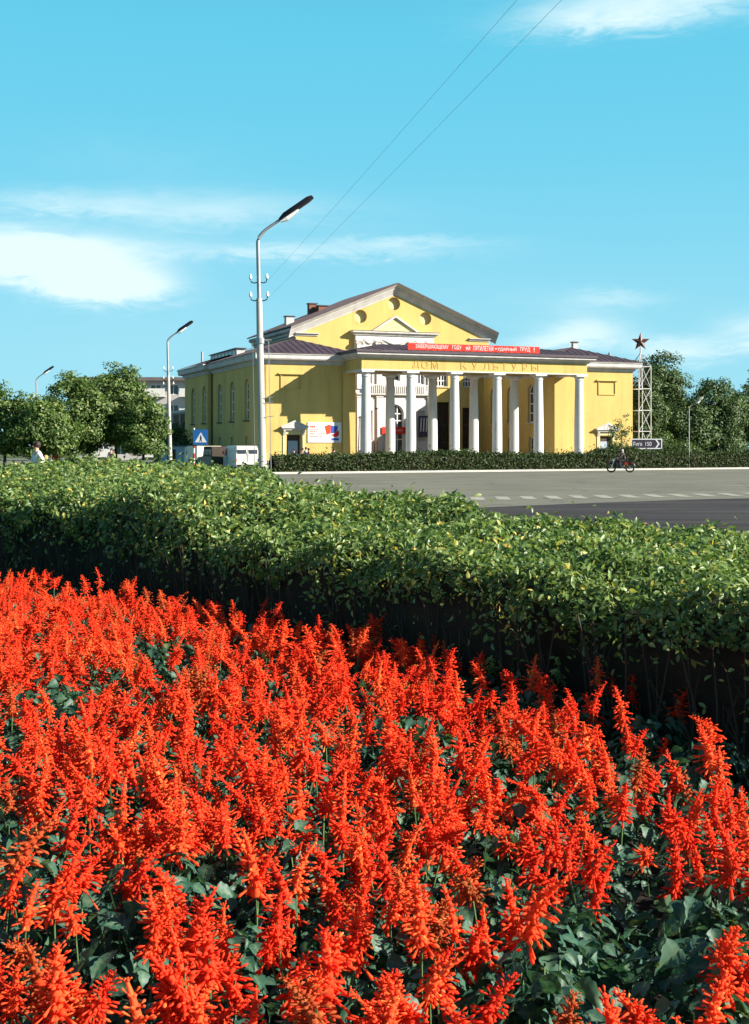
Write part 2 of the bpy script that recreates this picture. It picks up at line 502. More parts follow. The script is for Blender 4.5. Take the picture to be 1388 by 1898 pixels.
    root_me = tri_mesh('foliage', np.concatenate([V1, V2]), np.concatenate([T1, T2 + len(V1)]), leafmat)
    # core
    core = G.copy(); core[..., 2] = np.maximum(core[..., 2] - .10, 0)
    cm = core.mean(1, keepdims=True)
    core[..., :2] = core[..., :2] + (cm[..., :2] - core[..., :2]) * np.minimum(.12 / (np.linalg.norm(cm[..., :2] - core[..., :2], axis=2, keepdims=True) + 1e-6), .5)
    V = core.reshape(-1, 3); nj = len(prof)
    ii, jj = np.meshgrid(np.arange(n_i - 1), np.arange(nj - 1), indexing='ij')
    q = (ii * nj + jj).ravel()
    T = np.concatenate([np.stack([q, q + nj, q + nj + 1], 1), np.stack([q, q + nj + 1, q + 1], 1)])
    root = empty(name, (0, 0, 0), label, 'hedge', group)
    lf = link('foliage', root_me, root)
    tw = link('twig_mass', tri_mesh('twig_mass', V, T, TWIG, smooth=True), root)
    return root, len(cell)


def crown_points(n_clump, per, centre, rad, clump_r, seed, shell=.55, flat=0.35):
    g = np.random.default_rng(seed)
    d = g.normal(size=(n_clump, 3)); d /= np.linalg.norm(d, axis=1, keepdims=True)
    r = shell + (1 - shell) * g.random(n_clump) ** .6
    lump = 1 + .35 * (g.random(n_clump) - .5)
    c = d * (r * lump)[:, None] * np.array(rad)
    c[:, 2] = np.where(c[:, 2] < -rad[2] * .75, -rad[2] * .75 + g.random(n_clump) * .2, c[:, 2])
    cr = clump_r * g.uniform(.6, 1.4, n_clump)
    k = g.poisson(per * (cr / clump_r) ** 2)
    idx = np.repeat(np.arange(n_clump), k)
    q = g.normal(size=(len(idx), 3)); q /= np.linalg.norm(q, axis=1, keepdims=True)
    q *= (g.random(len(idx)) ** .45 * cr[idx])[:, None]; q[:, 2] *= (1 - flat)
    P = c[idx] + q + np.array(centre)
    N = q / (np.linalg.norm(q, axis=1, keepdims=True) + 1e-6) + d[idx] * .5 + g.normal(size=q.shape) * .55 + np.array([0, 0, .35])
    return P, N, c + np.array(centre)


def tree(name, label, loc, height, rad, leaf, mats, n_clump, per, clump_r, seed, trunk_r=.14, base_clear=None, group=None, cat='tree', shell=.5):
    g = random.Random(seed)
    root = empty(name, loc, label, cat, group)
    cz = height - rad[2]
    P, N, cl = crown_points(n_clump, per, (0, 0, cz), rad, clump_r, seed, shell)
    P[:, 2] = np.maximum(P[:, 2], .1)
    L = leaf * np.random.default_rng(seed + 5).uniform(.7, 1.4, len(P))
    V, T = leaf_arrays(P, N, L * 1.25, L * .62, .25, 1)
    link('crown', tri_mesh('crown', V, T, mats), root)
    m = MB()
    top = Vector((g.uniform(-.2, .2), g.uniform(-.2, .2), cz + rad[2] * .45))
    bend = Vector((g.uniform(-.15, .15), g.uniform(-.15, .15), 0))
    path = [Vector((0, 0, -.1)), Vector((0, 0, .25)) + bend * .3, Vector((0, 0, cz * .5)) + bend, Vector((0, 0, cz)), top]
    m.tube(path, [trunk_r * 1.35, trunk_r, trunk_r * .8, trunk_r * .55, trunk_r * .12], 8)
    for k in range(9):
        c = Vector(cl[g.randrange(len(cl))])
        z0 = max(.35, cz - rad[2] * .9) + g.random() * rad[2] * .9
        s = Vector((0, 0, min(z0, top.z * .9)))
        m.tube([s, s.lerp(c, .5) + Vector((0, 0, .15)), c], [trunk_r * .4, trunk_r * .24, trunk_r * .07], 5)
    m.build('trunk', BARK, root, smooth=True)
    return root

# ================================================================== THE GROUND
def flat(name, pts, z, m, kind='structure', label=None):
    me = bpy.data.meshes.new(name)
    me.from_pydata([(x, y, z) for x, y in pts], [], [tuple(range(len(pts)))])
    me.materials.append(m); me.update()
    if me.polygons[0].normal.z < 0: me.flip_normals()
    return tag(link(name, me), label, None, None, kind)


def road_mat(name, lo, hi, streaks):
    m = bpy.data.materials.new(name); m.use_nodes = True
    t = NT(m.node_tree); b = t.n['Principled BSDF']
    tc = t.node('ShaderNodeTexCoord').outputs['Object']
    v = t.mapping(tc, (0.06, 0.9, 1)); a = t.noise(v, 1.0, 5, 0.65, 0.4)
    g = t.noise(tc, 0.25, 4, 0.6); fine = t.noise(tc, 30, 3, 0.7)
    f = t.math('ADD', t.math('MULTIPLY', a, streaks), t.math('MULTIPLY', g, 1 - streaks))
    f = t.math('ADD', t.math('MULTIPLY', f, 0.85), t.math('MULTIPLY', fine, 0.15))
    c = t.ramp(t.smooth(f, 0.32, 0.68), [(0, lo), (0.55, tuple((p + q) / 2 for p, q in zip(lo, hi))), (1, hi)])
    vo = t.node('ShaderNodeTexVoronoi', feature='DISTANCE_TO_EDGE'); vo.inputs['Scale'].default_value = 0.16
    wv = t.node('ShaderNodeVectorMath', operation='ADD'); nz = t.node('ShaderNodeTexNoise'); nz.inputs['Scale'].default_value = 0.9
    t.l.new(tc, nz.inputs['Vector']); sc_ = t.node('ShaderNodeVectorMath', operation='SCALE'); sc_.inputs['Scale'].default_value = 1.6
    t.l.new(nz.outputs['Color'], sc_.inputs[0]); t.l.new(tc, wv.inputs[0]); t.l.new(sc_.outputs[0], wv.inputs[1]); t.l.new(wv.outputs[0], vo.inputs['Vector'])
    crack = t.math('MULTIPLY', t.smooth(vo.outputs['Distance'], 0.010, 0.003), 0.55)
    oil = t.math('MULTIPLY', t.smooth(t.noise(t.mapping(tc, (.35, 1, 1)), 0.5, 5, 0.7), 0.60, 0.74), 0.5)
    c = t.mix(t.math('MAXIMUM', crack, oil), c, tuple(k * .45 for k in lo))
    t.l.new(c, b.inputs['Base Color']); b.inputs['Roughness'].default_value = 0.95
    b.inputs['Specular IOR Level'].default_value = 0.15
    bp = t.node('ShaderNodeBump'); bp.inputs['Strength'].default_value = 0.4; bp.inputs['Distance'].default_value = 0.01
    t.l.new(t.noise(tc, 60, 3), bp.inputs['Height']); t.l.new(bp.outputs[0], b.inputs['Normal'])
    return m


ROADM = road_mat('worn_grey_asphalt', (0.109, 0.110, 0.085), (0.194, 0.193, 0.150), 0.6)
PATCHM = road_mat('fresh_dark_asphalt', (0.019, 0.017, 0.020), (0.068, 0.062, 0.058), 0.85)
PAVEM = road_mat('pale_paving', (0.137, 0.130, 0.115), (0.187, 0.180, 0.158), 0.2)
LAWNM = road_mat('rough_grass', (0.035, 0.055, 0.018), (0.075, 0.10, 0.035), 0.3)
LINEM = mat('faded_white_line', (0.31, 0.30, 0.24), 0.95, 0.5, 1.6, var2=(0.16, 0.155, 0.125))
KERBM = mat('kerb_concrete', (0.42, 0.40, 0.36), 0.9, 0.15, 2)

flat('ground', [(-2500, -400), (2500, -400), (2500, 3500), (-2500, 3500)], -0.03, LAWNM)
road = flat('road', [(-160, 9), (170, 9), (170, 190), (20, 240), (-160, 240)], 0.0, ROADM)


def gp(px, py, z=0.0):
    """ground point seen at a pixel of the photograph"""
    Y = F * (CAM_H - z) / (py - 832)
    return ((px - 694) / F * Y, Y)


patch = flat('road_patch', [gp(745, 953), gp(800, 945), gp(960, 938), gp(1130, 931), gp(1320, 925), gp(1700, 917), gp(1800, 978), gp(1320, 984), gp(1100, 990), gp(903, 986), gp(780, 975)], 0.004, PATCHM)
patch['label'] = 'darker asphalt patch across the grey road'
bar_me = None
for k in range(-3, 19):
    px = 600 + 46.7 * k
    x, y = gp(px, 928.5 - 0.0155 * (px - 600))
    if bar_me is None:
        bar_me = bpy.data.meshes.new('crossing_bar')
        bar_me.from_pydata([(-.24, -1.5, 0), (.24, -1.5, 0), (.40, 1.5, 0), (-.08, 1.5, 0)], [], [(0, 1, 2, 3)])
        bar_me.materials.append(LINEM)
    o = link('crossing_bar', bar_me, road, (x, y, 0.008))

# far side: forecourt with its kerb, behind the hedge
wd = (-0.3584, 0.9336)
kerb_a, kerb_b = (-7.6, 90.6), (64.0, 133.3)
fore = [kerb_a, kerb_b, (120, 260), (-30, 260)] + [(kerb_a[0] + wd[0] * 150, kerb_a[1] + wd[1] * 150)]
flat('forecourt', fore, 0.13, PAVEM)
m = MB()
for a, b in ((kerb_a, kerb_b), (kerb_a, fore[-1])):
    d = Vector((b[0] - a[0], b[1] - a[1], 0)).normalized(); nrm = Vector((d.y, -d.x, 0)) * .15
    if a is kerb_a and b is not kerb_b: nrm = -nrm
    A, B = Vector((*a, 0)), Vector((*b, 0))
    m.add([A, B, B + nrm, A + nrm] + [p + Vector((0, 0, .14)) for p in (A, B, B + nrm, A + nrm)],
          [(0, 1, 2, 3), (4, 5, 6, 7), (0, 1, 5, 4), (1, 2, 6, 5), (2, 3, 7, 6), (3, 0, 4, 7)])
tag(m.build('kerb', KERBM), None, None, None, 'structure')
# pale footway on the near side, just over the near hedge
flat('footway', [(0.6, 22), (1.4, 19.5), (3.0, 18.2), (14, 13.0), (26, 9.4), (40, 9.4), (40, 17), (24, 20), (12, 25.0), (6.5, 27.5), (2.0, 28.2)], 0.012, PAVEM)
flat('lawn', [(-60, 34), (-13, 36), (-7.2, 46), (-11.8, 66), (-14.5, 100), (-24, 112), (-90, 112)], 0.06, LAWNM)
flat('bed_soil', [(-14, 1), (6, 1), (10, 8.5), (9.2, 11), (3.7, 14.2), (1.4, 15.4), (.4, 18), (-1.2, 24), (-2.9, 36), (-3.2, 41), (-7, 44), (-13, 34), (-30, 36)], 0.03, SOIL)

# ================================================================== THE PALACE OF CULTURE
BX, BY, BANG = (483 - 694) / F * 112.0, 112.0, R(21)
pal = empty('palace_of_culture', (BX, BY, 0.0), 'yellow neoclassical hall with white colonnade and gabled main block across the road', 'building', None, BANG)


def fx(w0):     # a wall that faces the front
    return lambda a, z, d: (a, w0 + d, z)


def fl(u0):     # a wall that faces left
    return lambda a, z, d: (u0 + d, a, z)


def arch(c, z0, z1, hw, n=10):
    zs = z1 - hw
    return [(c - hw, z0), (c + hw, z0)] + [(c + hw * cos(pi * k / n), zs + hw * sin(pi * k / n)) for k in range(n + 1)]


def rect(a0, a1, z0, z1):
    return [(a0, z0), (a1, z0), (a1, z1), (a0, z1)]


def circ(c, z, r, n=24):
    return [(c + r * cos(2 * pi * k / n), z + r * sin(2 * pi * k / n)) for k in range(n)]


def wall(name, outer, holes, fn, depth, m, parent, thick=0.5):
    """a wall with true openings: outer face, reveals of every opening, and the wall's own edge"""
    mb = MB()
    loops = [[Vector((a, z, 0)) for a, z in outer]] + [[Vector((a, z, 0)) for a, z in h] for h in holes]
    flatpts = [p for l in loops for p in l]
    tris = geometry.tessellate_polygon(loops)
    mb.add([fn(p.x, p.y, 0) for p in flatpts], [tuple(t) for t in tris])
    for h in [outer] + list(holes):
        n = len(h); dd = thick if h is outer else depth
        mb.add([fn(a, z, 0) for a, z in h] + [fn(a, z, dd) for a, z in h], [(i, (i + 1) % n, (i + 1) % n + n, i + n) for i in range(n)])
    me = bpy.data.meshes.new(name); me.from_pydata(mb.v, [], mb.f); me.materials.append(m); me.update()
    return link(name, me, parent)


def window(parent, hole, fn, depth, vbars=(), hbars=(), frame_w=.09, sill=None, glass=GLASS, fmat=FRAME, name='window'):
    """frame with glazing bars (the part), its pane and its sill (sub-parts)"""
    a0, a1 = min(p[0] for p in hole), max(p[0] for p in hole); z0, z1 = min(p[1] for p in hole), max(p[1] for p in hole)
    ca, cz = (a0 + a1) / 2, (z0 + z1) / 2
    inner = [(ca + (a - ca) * (1 - 2 * frame_w / (a1 - a0)), cz + (z - cz) * (1 - 2 * frame_w / (z1 - z0))) for a, z in hole]
    mb = MB(); n = len(hole)
    d0, d1 = depth - .08, depth
    mb.add([fn(a, z, d0) for a, z in hole] + [fn(a, z, d0) for a, z in inner] + [fn(a, z, d1) for a, z in inner],
           [(i, (i + 1) % n, (i + 1) % n + n, i + n) for i in range(n)] + [(i + n, (i + 1) % n + n, (i + 1) % n + 2 * n, i + 2 * n) for i in range(n)])
    hw = (a1 - a0) / 2; arched = n > 6

    def top_at(a):
        if not arched: return z1
        return (z1 - hw) + math.sqrt(max(hw * hw - (a - ca) ** 2, 0))
    def bar(p, q, r, s):
        mb.prism([(p, r), (q, r), (q, s), (p, s)], fn, d0 + .005, d1 - .002)
    for a in vbars: bar(a - .045, a + .045, z0, top_at(a))
    for z in hbars:
        w = hw if (not arched or z < z1 - hw) else math.sqrt(max(hw * hw - (z - z1 + hw) ** 2, 0))
        bar(ca - w, ca + w, z - .05, z + .05)
    win = mb.build(name, fmat, parent)
    pb = MB(); pb.add([fn(a, z, d1) for a, z in hole], [tuple(range(n))])
    pb.build('pane', glass, win)
    if sill is not None:
        sb = MB(); sb.prism([(a0 - .12, z0 - .12), (a1 + .12, z0 - .12), (a1 + .12, z0 + .0), (a0 - .12, z0)], fn, -.14, depth - .09)
        sb.build('sill', sill, win)
    return win


def sweep(path, prof):
    """a moulding profile (offset outwards, height) carried along plan points; outwards is to the left of travel"""
    mb = MB(); n = len(path); k = len(prof)
    offs = []
    for i in range(n):
        ns = []
        if i > 0: d = (Vector(path[i]) - Vector(path[i - 1])).normalized(); ns.append(Vector((-d.y, d.x)))
        if i < n - 1: d = (Vector(path[i + 1]) - Vector(path[i])).normalized(); ns.append(Vector((-d.y, d.x)))
        offs.append(ns[0] if len(ns) == 1 else (ns[0] + ns[1]) / (1 + ns[0].dot(ns[1])))
    vs = [(path[i][0] + offs[i].x * o, path[i][1] + offs[i].y * o, z) for i in range(n) for o, z in prof]
    fs = [(i * k + j, (i + 1) * k + j, (i + 1) * k + j + 1, i * k + j + 1) for i in range(n - 1) for j in range(k - 1)]
    fs += [tuple(range(k)), tuple(reversed(range((n - 1) * k, n * k)))]
    mb.add(vs, fs)
    return mb


def roof_slope(mb, e0, e1, up, inset0, inset1, pitch=0.62, rib=.035):
    """one slope of a sheet roof with standing seams; e0-e1 the eave, up the vector from eave to ridge, insets the hips"""
    e0, e1, up = Vector(e0), Vector(e1), Vector(up)
    L = (e1 - e0).length; d = (e1 - e0) / L
    mb.add([e0, e1, e1 - d * inset1 + up, e0 + d * inset0 + up], [(0, 1, 2, 3)])
    nrm = d.cross(up).normalized()
    if nrm.z < 0: nrm = -nrm
    s = pitch
    while s < L - .1:
        fr = 1.0
        if inset0 > 0: fr = min(fr, s / inset0)
        if inset1 > 0: fr = min(fr, (L - s) / inset1)
        a = e0 + d * s; b = a + up * fr; w = d * .03; h = nrm * rib
        mb.add([a - w, a + w, a + w + h, a - w + h, b - w, b + w, b + w + h, b - w + h],
               [(0, 1, 2, 3), (4, 5, 6, 7), (0, 4, 7, 3), (1, 5, 6, 2), (3, 2, 6, 7)])
        s += pitch


EZ = 9.98
CORN = [(0, 9.04), (.10, 9.04), (.10, 9.16), (.20, 9.20), (.20, 9.34), (.55, 9.40), (.62, 9.50), (.62, 9.80), (.70, 9.84), (.70, 9.97), (0, 9.97)]

# ---- left wing
win_main = [4.46, 9.55, 14.1]
win_block = [18.7, 23.5]


def side_windows(u0, cs, fn, parent, blockname):
    holes = []
    for c in cs:
        holes.append(arch(c, 4.3, 7.95, .74)); holes.append(rect(c - .55, c + .55, 1.3, 2.85))
    return holes


h1 = side_windows(0, win_main, fl(0), pal, '')
wall('side_wall', rect(0, 17, 0, 9.2), h1, fl(0), .38, YELLOW, pal)
for h in h1:
    c = (h[0][0] + h[1][0]) / 2
    if len(h) > 6: window(pal, h, fl(0), .30, (c,), (5.2, 6.1, 7.1), sill=BROWNWALL)
    else: window(pal, h, fl(0), .30, (c,), (), sill=TRIM)
h2 = side_windows(-.4, win_block, fl(-.4), pal, '')
wall('side_wall', rect(17, 27.2, 0, 9.2), h2, fl(-.4), .38, YELLOW, pal)
for h in h2:
    c = (h[0][0] + h[1][0]) / 2
    if len(h) > 6: window(pal, h, fl(-.4), .30, (c,), (5.2, 6.1, 7.1), sill=BROWNWALL)
    else: window(pal, h, fl(-.4), .30, (c,), (), sill=TRIM)
m = MB(); m.box(-.4, .1, 16.995, 17.3, 0, 9.19); m.build('wall_return', YELLOW, pal)
m = MB(); m.tube([(-.09, 16.86, 0.2), (-.09, 16.86, 9.3)], .085, 8); m.build('downpipe', mat('brown_downpipe', (.14, .08, .05), .6, .2, 3), pal)


def front_door(c, parent):
    """wing front door: hood, surround, leaf with a pale upper panel"""
    d = MB()
    d.prism(rect(c - .62, c + .62, .14, 2.95), fx(.28), 0, .06)
    dr = d.build('door', DARKWOOD, parent)
    p = MB(); p.prism(rect(c - .45, c + .45, 1.35, 2.45), fx(.265), 0, .012); p.build('door_panel', GREYDOOR, dr)
    t = MB(); t.prism(rect(c - .62, c + .62, 2.72, 2.80), fx(.255), 0, .022); t.build('transom', DARKWOOD, dr)
    h = MB()
    h.prism([(c - 1.18, 3.52), (c + 1.18, 3.52), (c + 1.18, 3.66), (c - 1.18, 3.66)], fx(0), -.42, -.002)
    h.prism([(c - 1.02, 3.36), (c + 1.02, 3.36), (c + 1.02, 3.52), (c - 1.02, 3.52)], fx(0), -.28, -.003)
    h.prism([(c - 1.2, 3.665), (c + 1.2, 3.665), (c, 4.12)], fx(0), -.40, -.002)
    h.prism([(c - 1.28, 3.67), (c - 1.2, 3.60), (c, 4.05), (c + 1.2, 3.60), (c + 1.28, 3.67), (c, 4.22)], fx(0), -.47, -.402)
    hood = h.build('door_hood', TRIM, parent)
    b = MB()
    for s in (-1, 1):
        b.prism([(0, 0), (.24, .55), (.24, .62), (0, .62)], lambda a, z, dd, s=s: (c + s * .86 + dd, -.005 - a, 2.74 + z), -.1, .1)
    b.build('bracket', TRIM, hood)
    f = MB()
    f.prism([(c - .98, .13), (c - .70, .13), (c - .70, 3.02), (c + .70, 3.02), (c + .70, .13), (c + .98, .13), (c + .98, 3.36), (c - .98, 3.36)], fx(0), -.07, -.004)
    f.build('door_surround', PALE, parent)


def blind_frame(c, parent):
    f = MB()
    for q in (rect(c - 1.0, c + 1.0, 8.06, 8.16), rect(c - .94, c - .86, 6.95, 8.055), rect(c + .86, c + .94, 6.95, 8.055), rect(c - .94, c + .94, 6.86, 6.945)):
        f.prism(q, fx(0), -.09, -.002)
    f.prism(rect(c - 1.15, c + 1.15, 8.165, 8.27), fx(0), -.22, -.002)
    f.build('blind_frame', YELLOW, parent)


for u0, u1, dc in ((0, 8.54, 2.95), (28.28, 36.82, 33.87)):
    hole = rect(dc - .62, dc + .62, .14, 2.95)
    wall('front_wall', rect(u0, u1, 0, 9.2), [hole], fx(0), .34, YELLOW, pal)
    front_door(dc, pal)
    blind_frame(dc - .25 if u0 == 0 else dc + .1, pal)
    m = MB(); m.box(u0 + .003, u1 - .003, -.12, -.002, 0, .75); m.build('plinth', mat('grey_plinth', (.33, .31, .27), .9, .2, 2), pal)
m = MB(); m.box(7.40, 8.545, -.22, 1.4, 0, 9.1); m.build('corner_pilaster', YELLOW, pal)
m = MB(); m.box(28.275, 29.4, -.22, 1.4, 0, 9.1); m.build('corner_pilaster', YELLOW, pal)
# wing side walls that close the court and the far sides
m = MB(); m.box(8.2, 8.54, .5, 15, 0, 9.19); m.build('court_wall', YELLOW, pal)
h3 = []
for c in (4.4, 8.8, 12.6):
    h3.append(arch(c, 4.3, 7.95, .74)); h3.append(rect(c - .55, c + .55, 1.3, 2.85))
wall('court_wall', rect(1.402, 15, 0, 9.19), h3, fl(28.28), .38, YELLOW, pal)
for h in h3:
    c = (h[0][0] + h[1][0]) / 2
    if len(h) > 6: window(pal, h, fl(28.28), .30, (c,), (5.2, 6.1, 7.1), sill=TRIM)
    else: window(pal, h, fl(28.28), .30, (c,), (), sill=TRIM)
m = MB(); m.box(36.5, 36.82, .5, 28, 0, 9.19); m.build('side_wall', YELLOW, pal)
# cornices
sweep([(8.54, 14.9), (8.54, 0), (0, 0), (0, 17), (-.4, 17), (-.4, 27.2), (3, 27.2)], CORN).build('cornice', TRIM, pal)
sweep([(36.82, 27.9), (36.82, 0), (28.28, 0), (28.28, 14.9)], CORN).build('cornice', TRIM, pal)
# wing roofs
rz = 11.62 - EZ
for u0, u1 in ((-.74, 9.28), (27.54, 37.56)):
    m = MB(); hw = (u1 - u0) / 2; w0, w1 = -.74, 27.9
    roof_slope(m, (u0, w0, EZ), (u1, w0, EZ), (0, hw, rz), hw, hw)
    roof_slope(m, (u0, w1, EZ), (u0, w0, EZ), (hw, 0, rz), 0, hw)
    roof_slope(m, (u1, w0, EZ), (u1, w1, EZ), (-hw, 0, rz), hw, 0)
    m.add([(u0, w0, EZ), (u1, w0, EZ), (u1, w0, EZ - .06), (u0, w0, EZ - .06), (u0, w1, EZ), (u0, w1, EZ - .06), (u1, w1, EZ), (u1, w1, EZ - .06)],
          [(0, 1, 2, 3), (0, 4, 5, 3), (1, 6, 7, 2), (3, 2, 7, 5)])
    if u0 < 0:
        roof_slope(m, (u0 - .4, w1, EZ + .015), (u0 - .4, 16.3, EZ + .015), (hw, 0, rz), 0, 0)
    m.add([(u0, w1, EZ), (u1, w1, EZ), ((u0 + u1) / 2, w1, EZ + rz)], [(0, 1, 2)])
    m.build('wing_roof', ROOF, pal)
m = MB(); m.box(-.39, 8.5, 27.0, 27.19, 0, 9.19); m.build('back_wall', YELLOW, pal)

# ---- roof furniture
m = MB(); m.box(1.7, 2.5, 14.2, 24.6, 10.35, 11.38); rl = m.build('roof_light', TRIM, pal)
m = MB(); m.box(1.55, 2.65, 14.0, 24.8, 11.382, 11.46); m.build('capping', ROOF, rl)
m = MB()
for k in range(7): m.box(1.68, 1.699, 14.7 + k * 1.4, 15.6 + k * 1.4, 10.75, 11.2)
m.build('pane', GLASS, rl)


def chimney(u, w, z0, z1, s, m1=TRIM):
    c = MB(); c.box(u - s, u + s, w - s * .8, w + s * .8, z0, z1); o = c.build('chimney', m1, pal)
    c = MB(); c.box(u - s - .1, u + s + .1, w - s * .8 - .1, w + s * .8 + .1, z1 + .002, z1 + .1); c.build('cap', ROOF, o)


chimney(8.9, 20.4, 14.1, 15.25, .42)
chimney(13.2, 26, 15.8, 17.3, .42, mat('red_brick_chimney', (.20, .09, .06), .9, .3, 5))
chimney(14.0, 25.0, 16.0, 17.0, .5, mat('red_brick_chimney', (.20, .09, .06), .9, .3, 5))
chimney(34.2, 6.5, 11.0, 12.3, .24)
m = MB(); m.tube([(35.6, 2.2, 10.0), (35.6, 2.2, 11.05)], .12, 8); m.build('vent_pipe', GALV, pal)
m = MB(); m.tube([(1.2, 26.2, 10.2), (1.2, 26.2, 11.9)], .12, 8); m.build('vent_pipe', GALV, pal)

# ---- main hall behind
GU0, GU1, GC, GW = 7.9, 28.9, 18.4, 15.0
PK, EV = 18.45, 13.80
SL = (PK - EV) / (GC - (GU0 - .75))


def gz(u):      # underside of the roof over the gable wall
    return PK - .30 - SL * abs(u - GC)


round_ws = [(14.7, 15.02, .66), (18.3, 16.42, .66), (21.75, 15.05, .66)]
portal_hole = rect(14.32, 22.48, .13, 13.4)
yw = [rect(22.95, 24.25, 8.15, 10.3), rect(26.0, 27.3, 8.15, 10.3), rect(9.4, 10.7, 8.15, 10.3), rect(12.4, 13.7, 8.15, 10.3)]
dark_bay = rect(22.85, 24.45, .14, 6.55)
dark_bay2 = rect(25.9, 27.5, .14, 6.0)
wall('gable_wall', [(GU0, 0), (GU1, 0), (GU1, gz(GU1)), (GC, gz(GC)), (GU0, gz(GU0))], [circ(*r) for r in round_ws] + yw + [dark_bay, dark_bay2], fx(GW), .45, YELLOW, pal)
for c in round_ws:
    r = MB(); r.add([(a, GW + .42, z) for a, z in circ(*c)], [tuple(range(24))]); r.build('round_niche', PALE, pal)
for h in yw:
    a0, a1 = h[0][0], h[1][0]
    window(pal, h, fx(GW), .35, ((a0 + a1) / 2, a0 + (a1 - a0) * .25, a0 + (a1 - a0) * .75), (8.75, 9.55), sill=PALE)
for h in (dark_bay, dark_bay2):
    a0, a1 = h[0][0], h[1][0]; z1 = h[2][1]
    window(pal, h, fx(GW), .4, ((a0 + a1) / 2,), (2.4, 4.2), fmat=DARKWOOD, name='glazed_door', glass=mat('brown_glass', (.035, .022, .015), .25, .2, 2))
m = MB(); m.box(GU0, GU0 + .4, GW + .5, 30, 0, EV - .2); m.build('hall_side_wall', YELLOW, pal)
m = MB(); m.box(GU1 - .4, GU1, GW + .5, 30, 0, EV - .2); m.build('hall_side_wall', YELLOW, pal)
m = MB(); m.prism([(GU0 + .4, 0), (GU1 - .4, 0), (GU1 - .4, gz(GU1 - .4)), (GC, gz(GC)), (GU0 + .4, gz(GU0 + .4))], fx(29.4), 0, .5); m.build('back_wall', YELLOW, pal)
# hall roof
m = MB()
W0, W1 = GW - .92, 30.3
el_, er_ = GU0 - .75, GU1 + .75
roof_slope(m, (el_, W1, EV), (el_, W0, EV), (GC - el_, 0, PK - EV), 0, 0)
roof_slope(m, (er_, W0, EV), (er_, W1, EV), (GC - er_, 0, PK - EV), 0, 0)
m.add([(el_, W0, EV), (GC, W0, PK), (er_, W0, EV), (el_, W0, EV - .12), (GC, W0, PK - .12), (er_, W0, EV - .12),
       (el_, W1, EV), (GC, W1, PK), (er_, W1, EV), (el_, W1, EV - .12), (GC, W1, PK - .12), (er_, W1, EV - .12)],
      [(0, 1, 4, 3), (1, 2, 5, 4), (6, 7, 10, 9), (7, 8, 11, 10), (0, 6, 9, 3), (2, 8, 11, 5), (3, 4, 10, 9), (4, 5, 11, 10)])
m.build('hall_roof', ROOF, pal)
# raking cornices: a fascia, then a splayed moulding back to the wall
for s in (-1, 1):
    m = MB(); L = 11.25
    prof = [(.88, -.125), (.86, -.14), (.50, -.44), (.50, -.52), (.40, -.54), (.06, -1.05), (.06, -1.14), (.002, -1.14)]
    k = len(prof)
    vs = []
    for t in (0, 1):
        uu = GC + s * L * t
        for o, dz in prof: vs.append((uu, GW - o, PK - SL * L * t + dz))
    m.add(vs, [(i, i + 1, i + 1 + k, i + k) for i in range(k - 1)] + [tuple(range(k, 2 * k))])
    m.build('raking_cornice', TRIM, pal)
# eaves of the hall sides and the short cornice returns on the gable wall
HP = [(0, 12.75), (.1, 12.75), (.1, 12.9), (.3, 13.0), (.3, 13.2), (.62, 13.34), (.62, 13.62), (0, 13.62)]
sweep([(GU0 - .003, GW + .003), (GU0 - .003, 30)], HP).build('eaves_cornice', TRIM, pal)
sweep([(GU1 + .003, 30), (GU1 + .003, GW + .003)], HP).build('eaves_cornice', TRIM, pal)
RP = [(0, 12.9), (.1, 12.9), (.1, 13.0), (.3, 13.1), (.3, 13.18), (0, 13.2)]
sweep([(10.2, GW - .002), (GU0 - .1, GW - .002)], RP).build('cornice_return', TRIM, pal)
sweep([(GU1 + .1, GW - .002), (26.6, GW - .002)], RP).build('cornice_return', TRIM, pal)

# ---- white portal on the gable wall
PW = GW - .45
por = None
door_arch = arch(18.2, .14, 6.25, .98)
wins = [rect(15.05, 15.75, 8.3, 10.4), rect(17.6, 18.8, 8.6, 10.6), rect(20.75, 21.45, 8.3, 10.4)]
niches = [rect(15.0, 15.8, 2.6, 5.6), rect(20.7, 21.5, 2.6, 5.6)]
por = wall('portal', rect(14.0, 22.5, 0.05, 13.55), [door_arch] + wins + niches, fx(PW), .38, WHITE, pal, .445)
window(por, door_arch, fx(PW), .3, (17.85, 18.55), (2.7, 3.75, 4.6, 5.3), frame_w=.1, fmat=FRAME, name='entrance_door')
for h in wins:
    a0, a1 = h[0][0], h[1][0]
    window(por, h, fx(PW), .3, ((a0 + a1) / 2,), (9.4,), name='portal_window')
for h in niches:
    r = MB(); r.add([(a, PW + .3, z) for a, z in h], [(0, 1, 2, 3)]); r.build('niche', WHITE, por)
for u in (14.42, 16.5, 20.0, 22.08):
    p = MB()
    p.box(u - .32, u + .32, PW - .16, PW - .002, .05, 6.9)
    p.box(u - .32, u + .32, PW - .16, PW - .002, 7.75, 12.2)
    pl = p.build('pilaster', WHITE, por)
    c = MB(); c.box(u - .40, u + .40, PW - .26, PW - .002, 12.42, 12.56); c.box(u - .34, u + .34, PW - .2, PW - .003, 12.202, 12.418)
    for sg in (-1, 1): c.lathe([(.15, PW - .25), (.15, PW - .05)], 10, (u + sg * .34, 12.34), 'y')
    c.build('capital', mat('grey_capital', (.42, .39, .36), .85, .2, 5), pl)
    c = MB(); c.box(u - .38, u + .38, PW - .22, PW - .003, 6.902, 7.02); c.build('capital', WHITE, pl)
sweep([(22.52, PW - .002), (13.98, PW - .002)], [(0, 7.04), (.12, 7.04), (.2, 7.12), (.34, 7.16), (.34, 7.32), (.05, 7.34), (0, 7.36)]).build('string_cornice', TRIM, por)
m = MB()
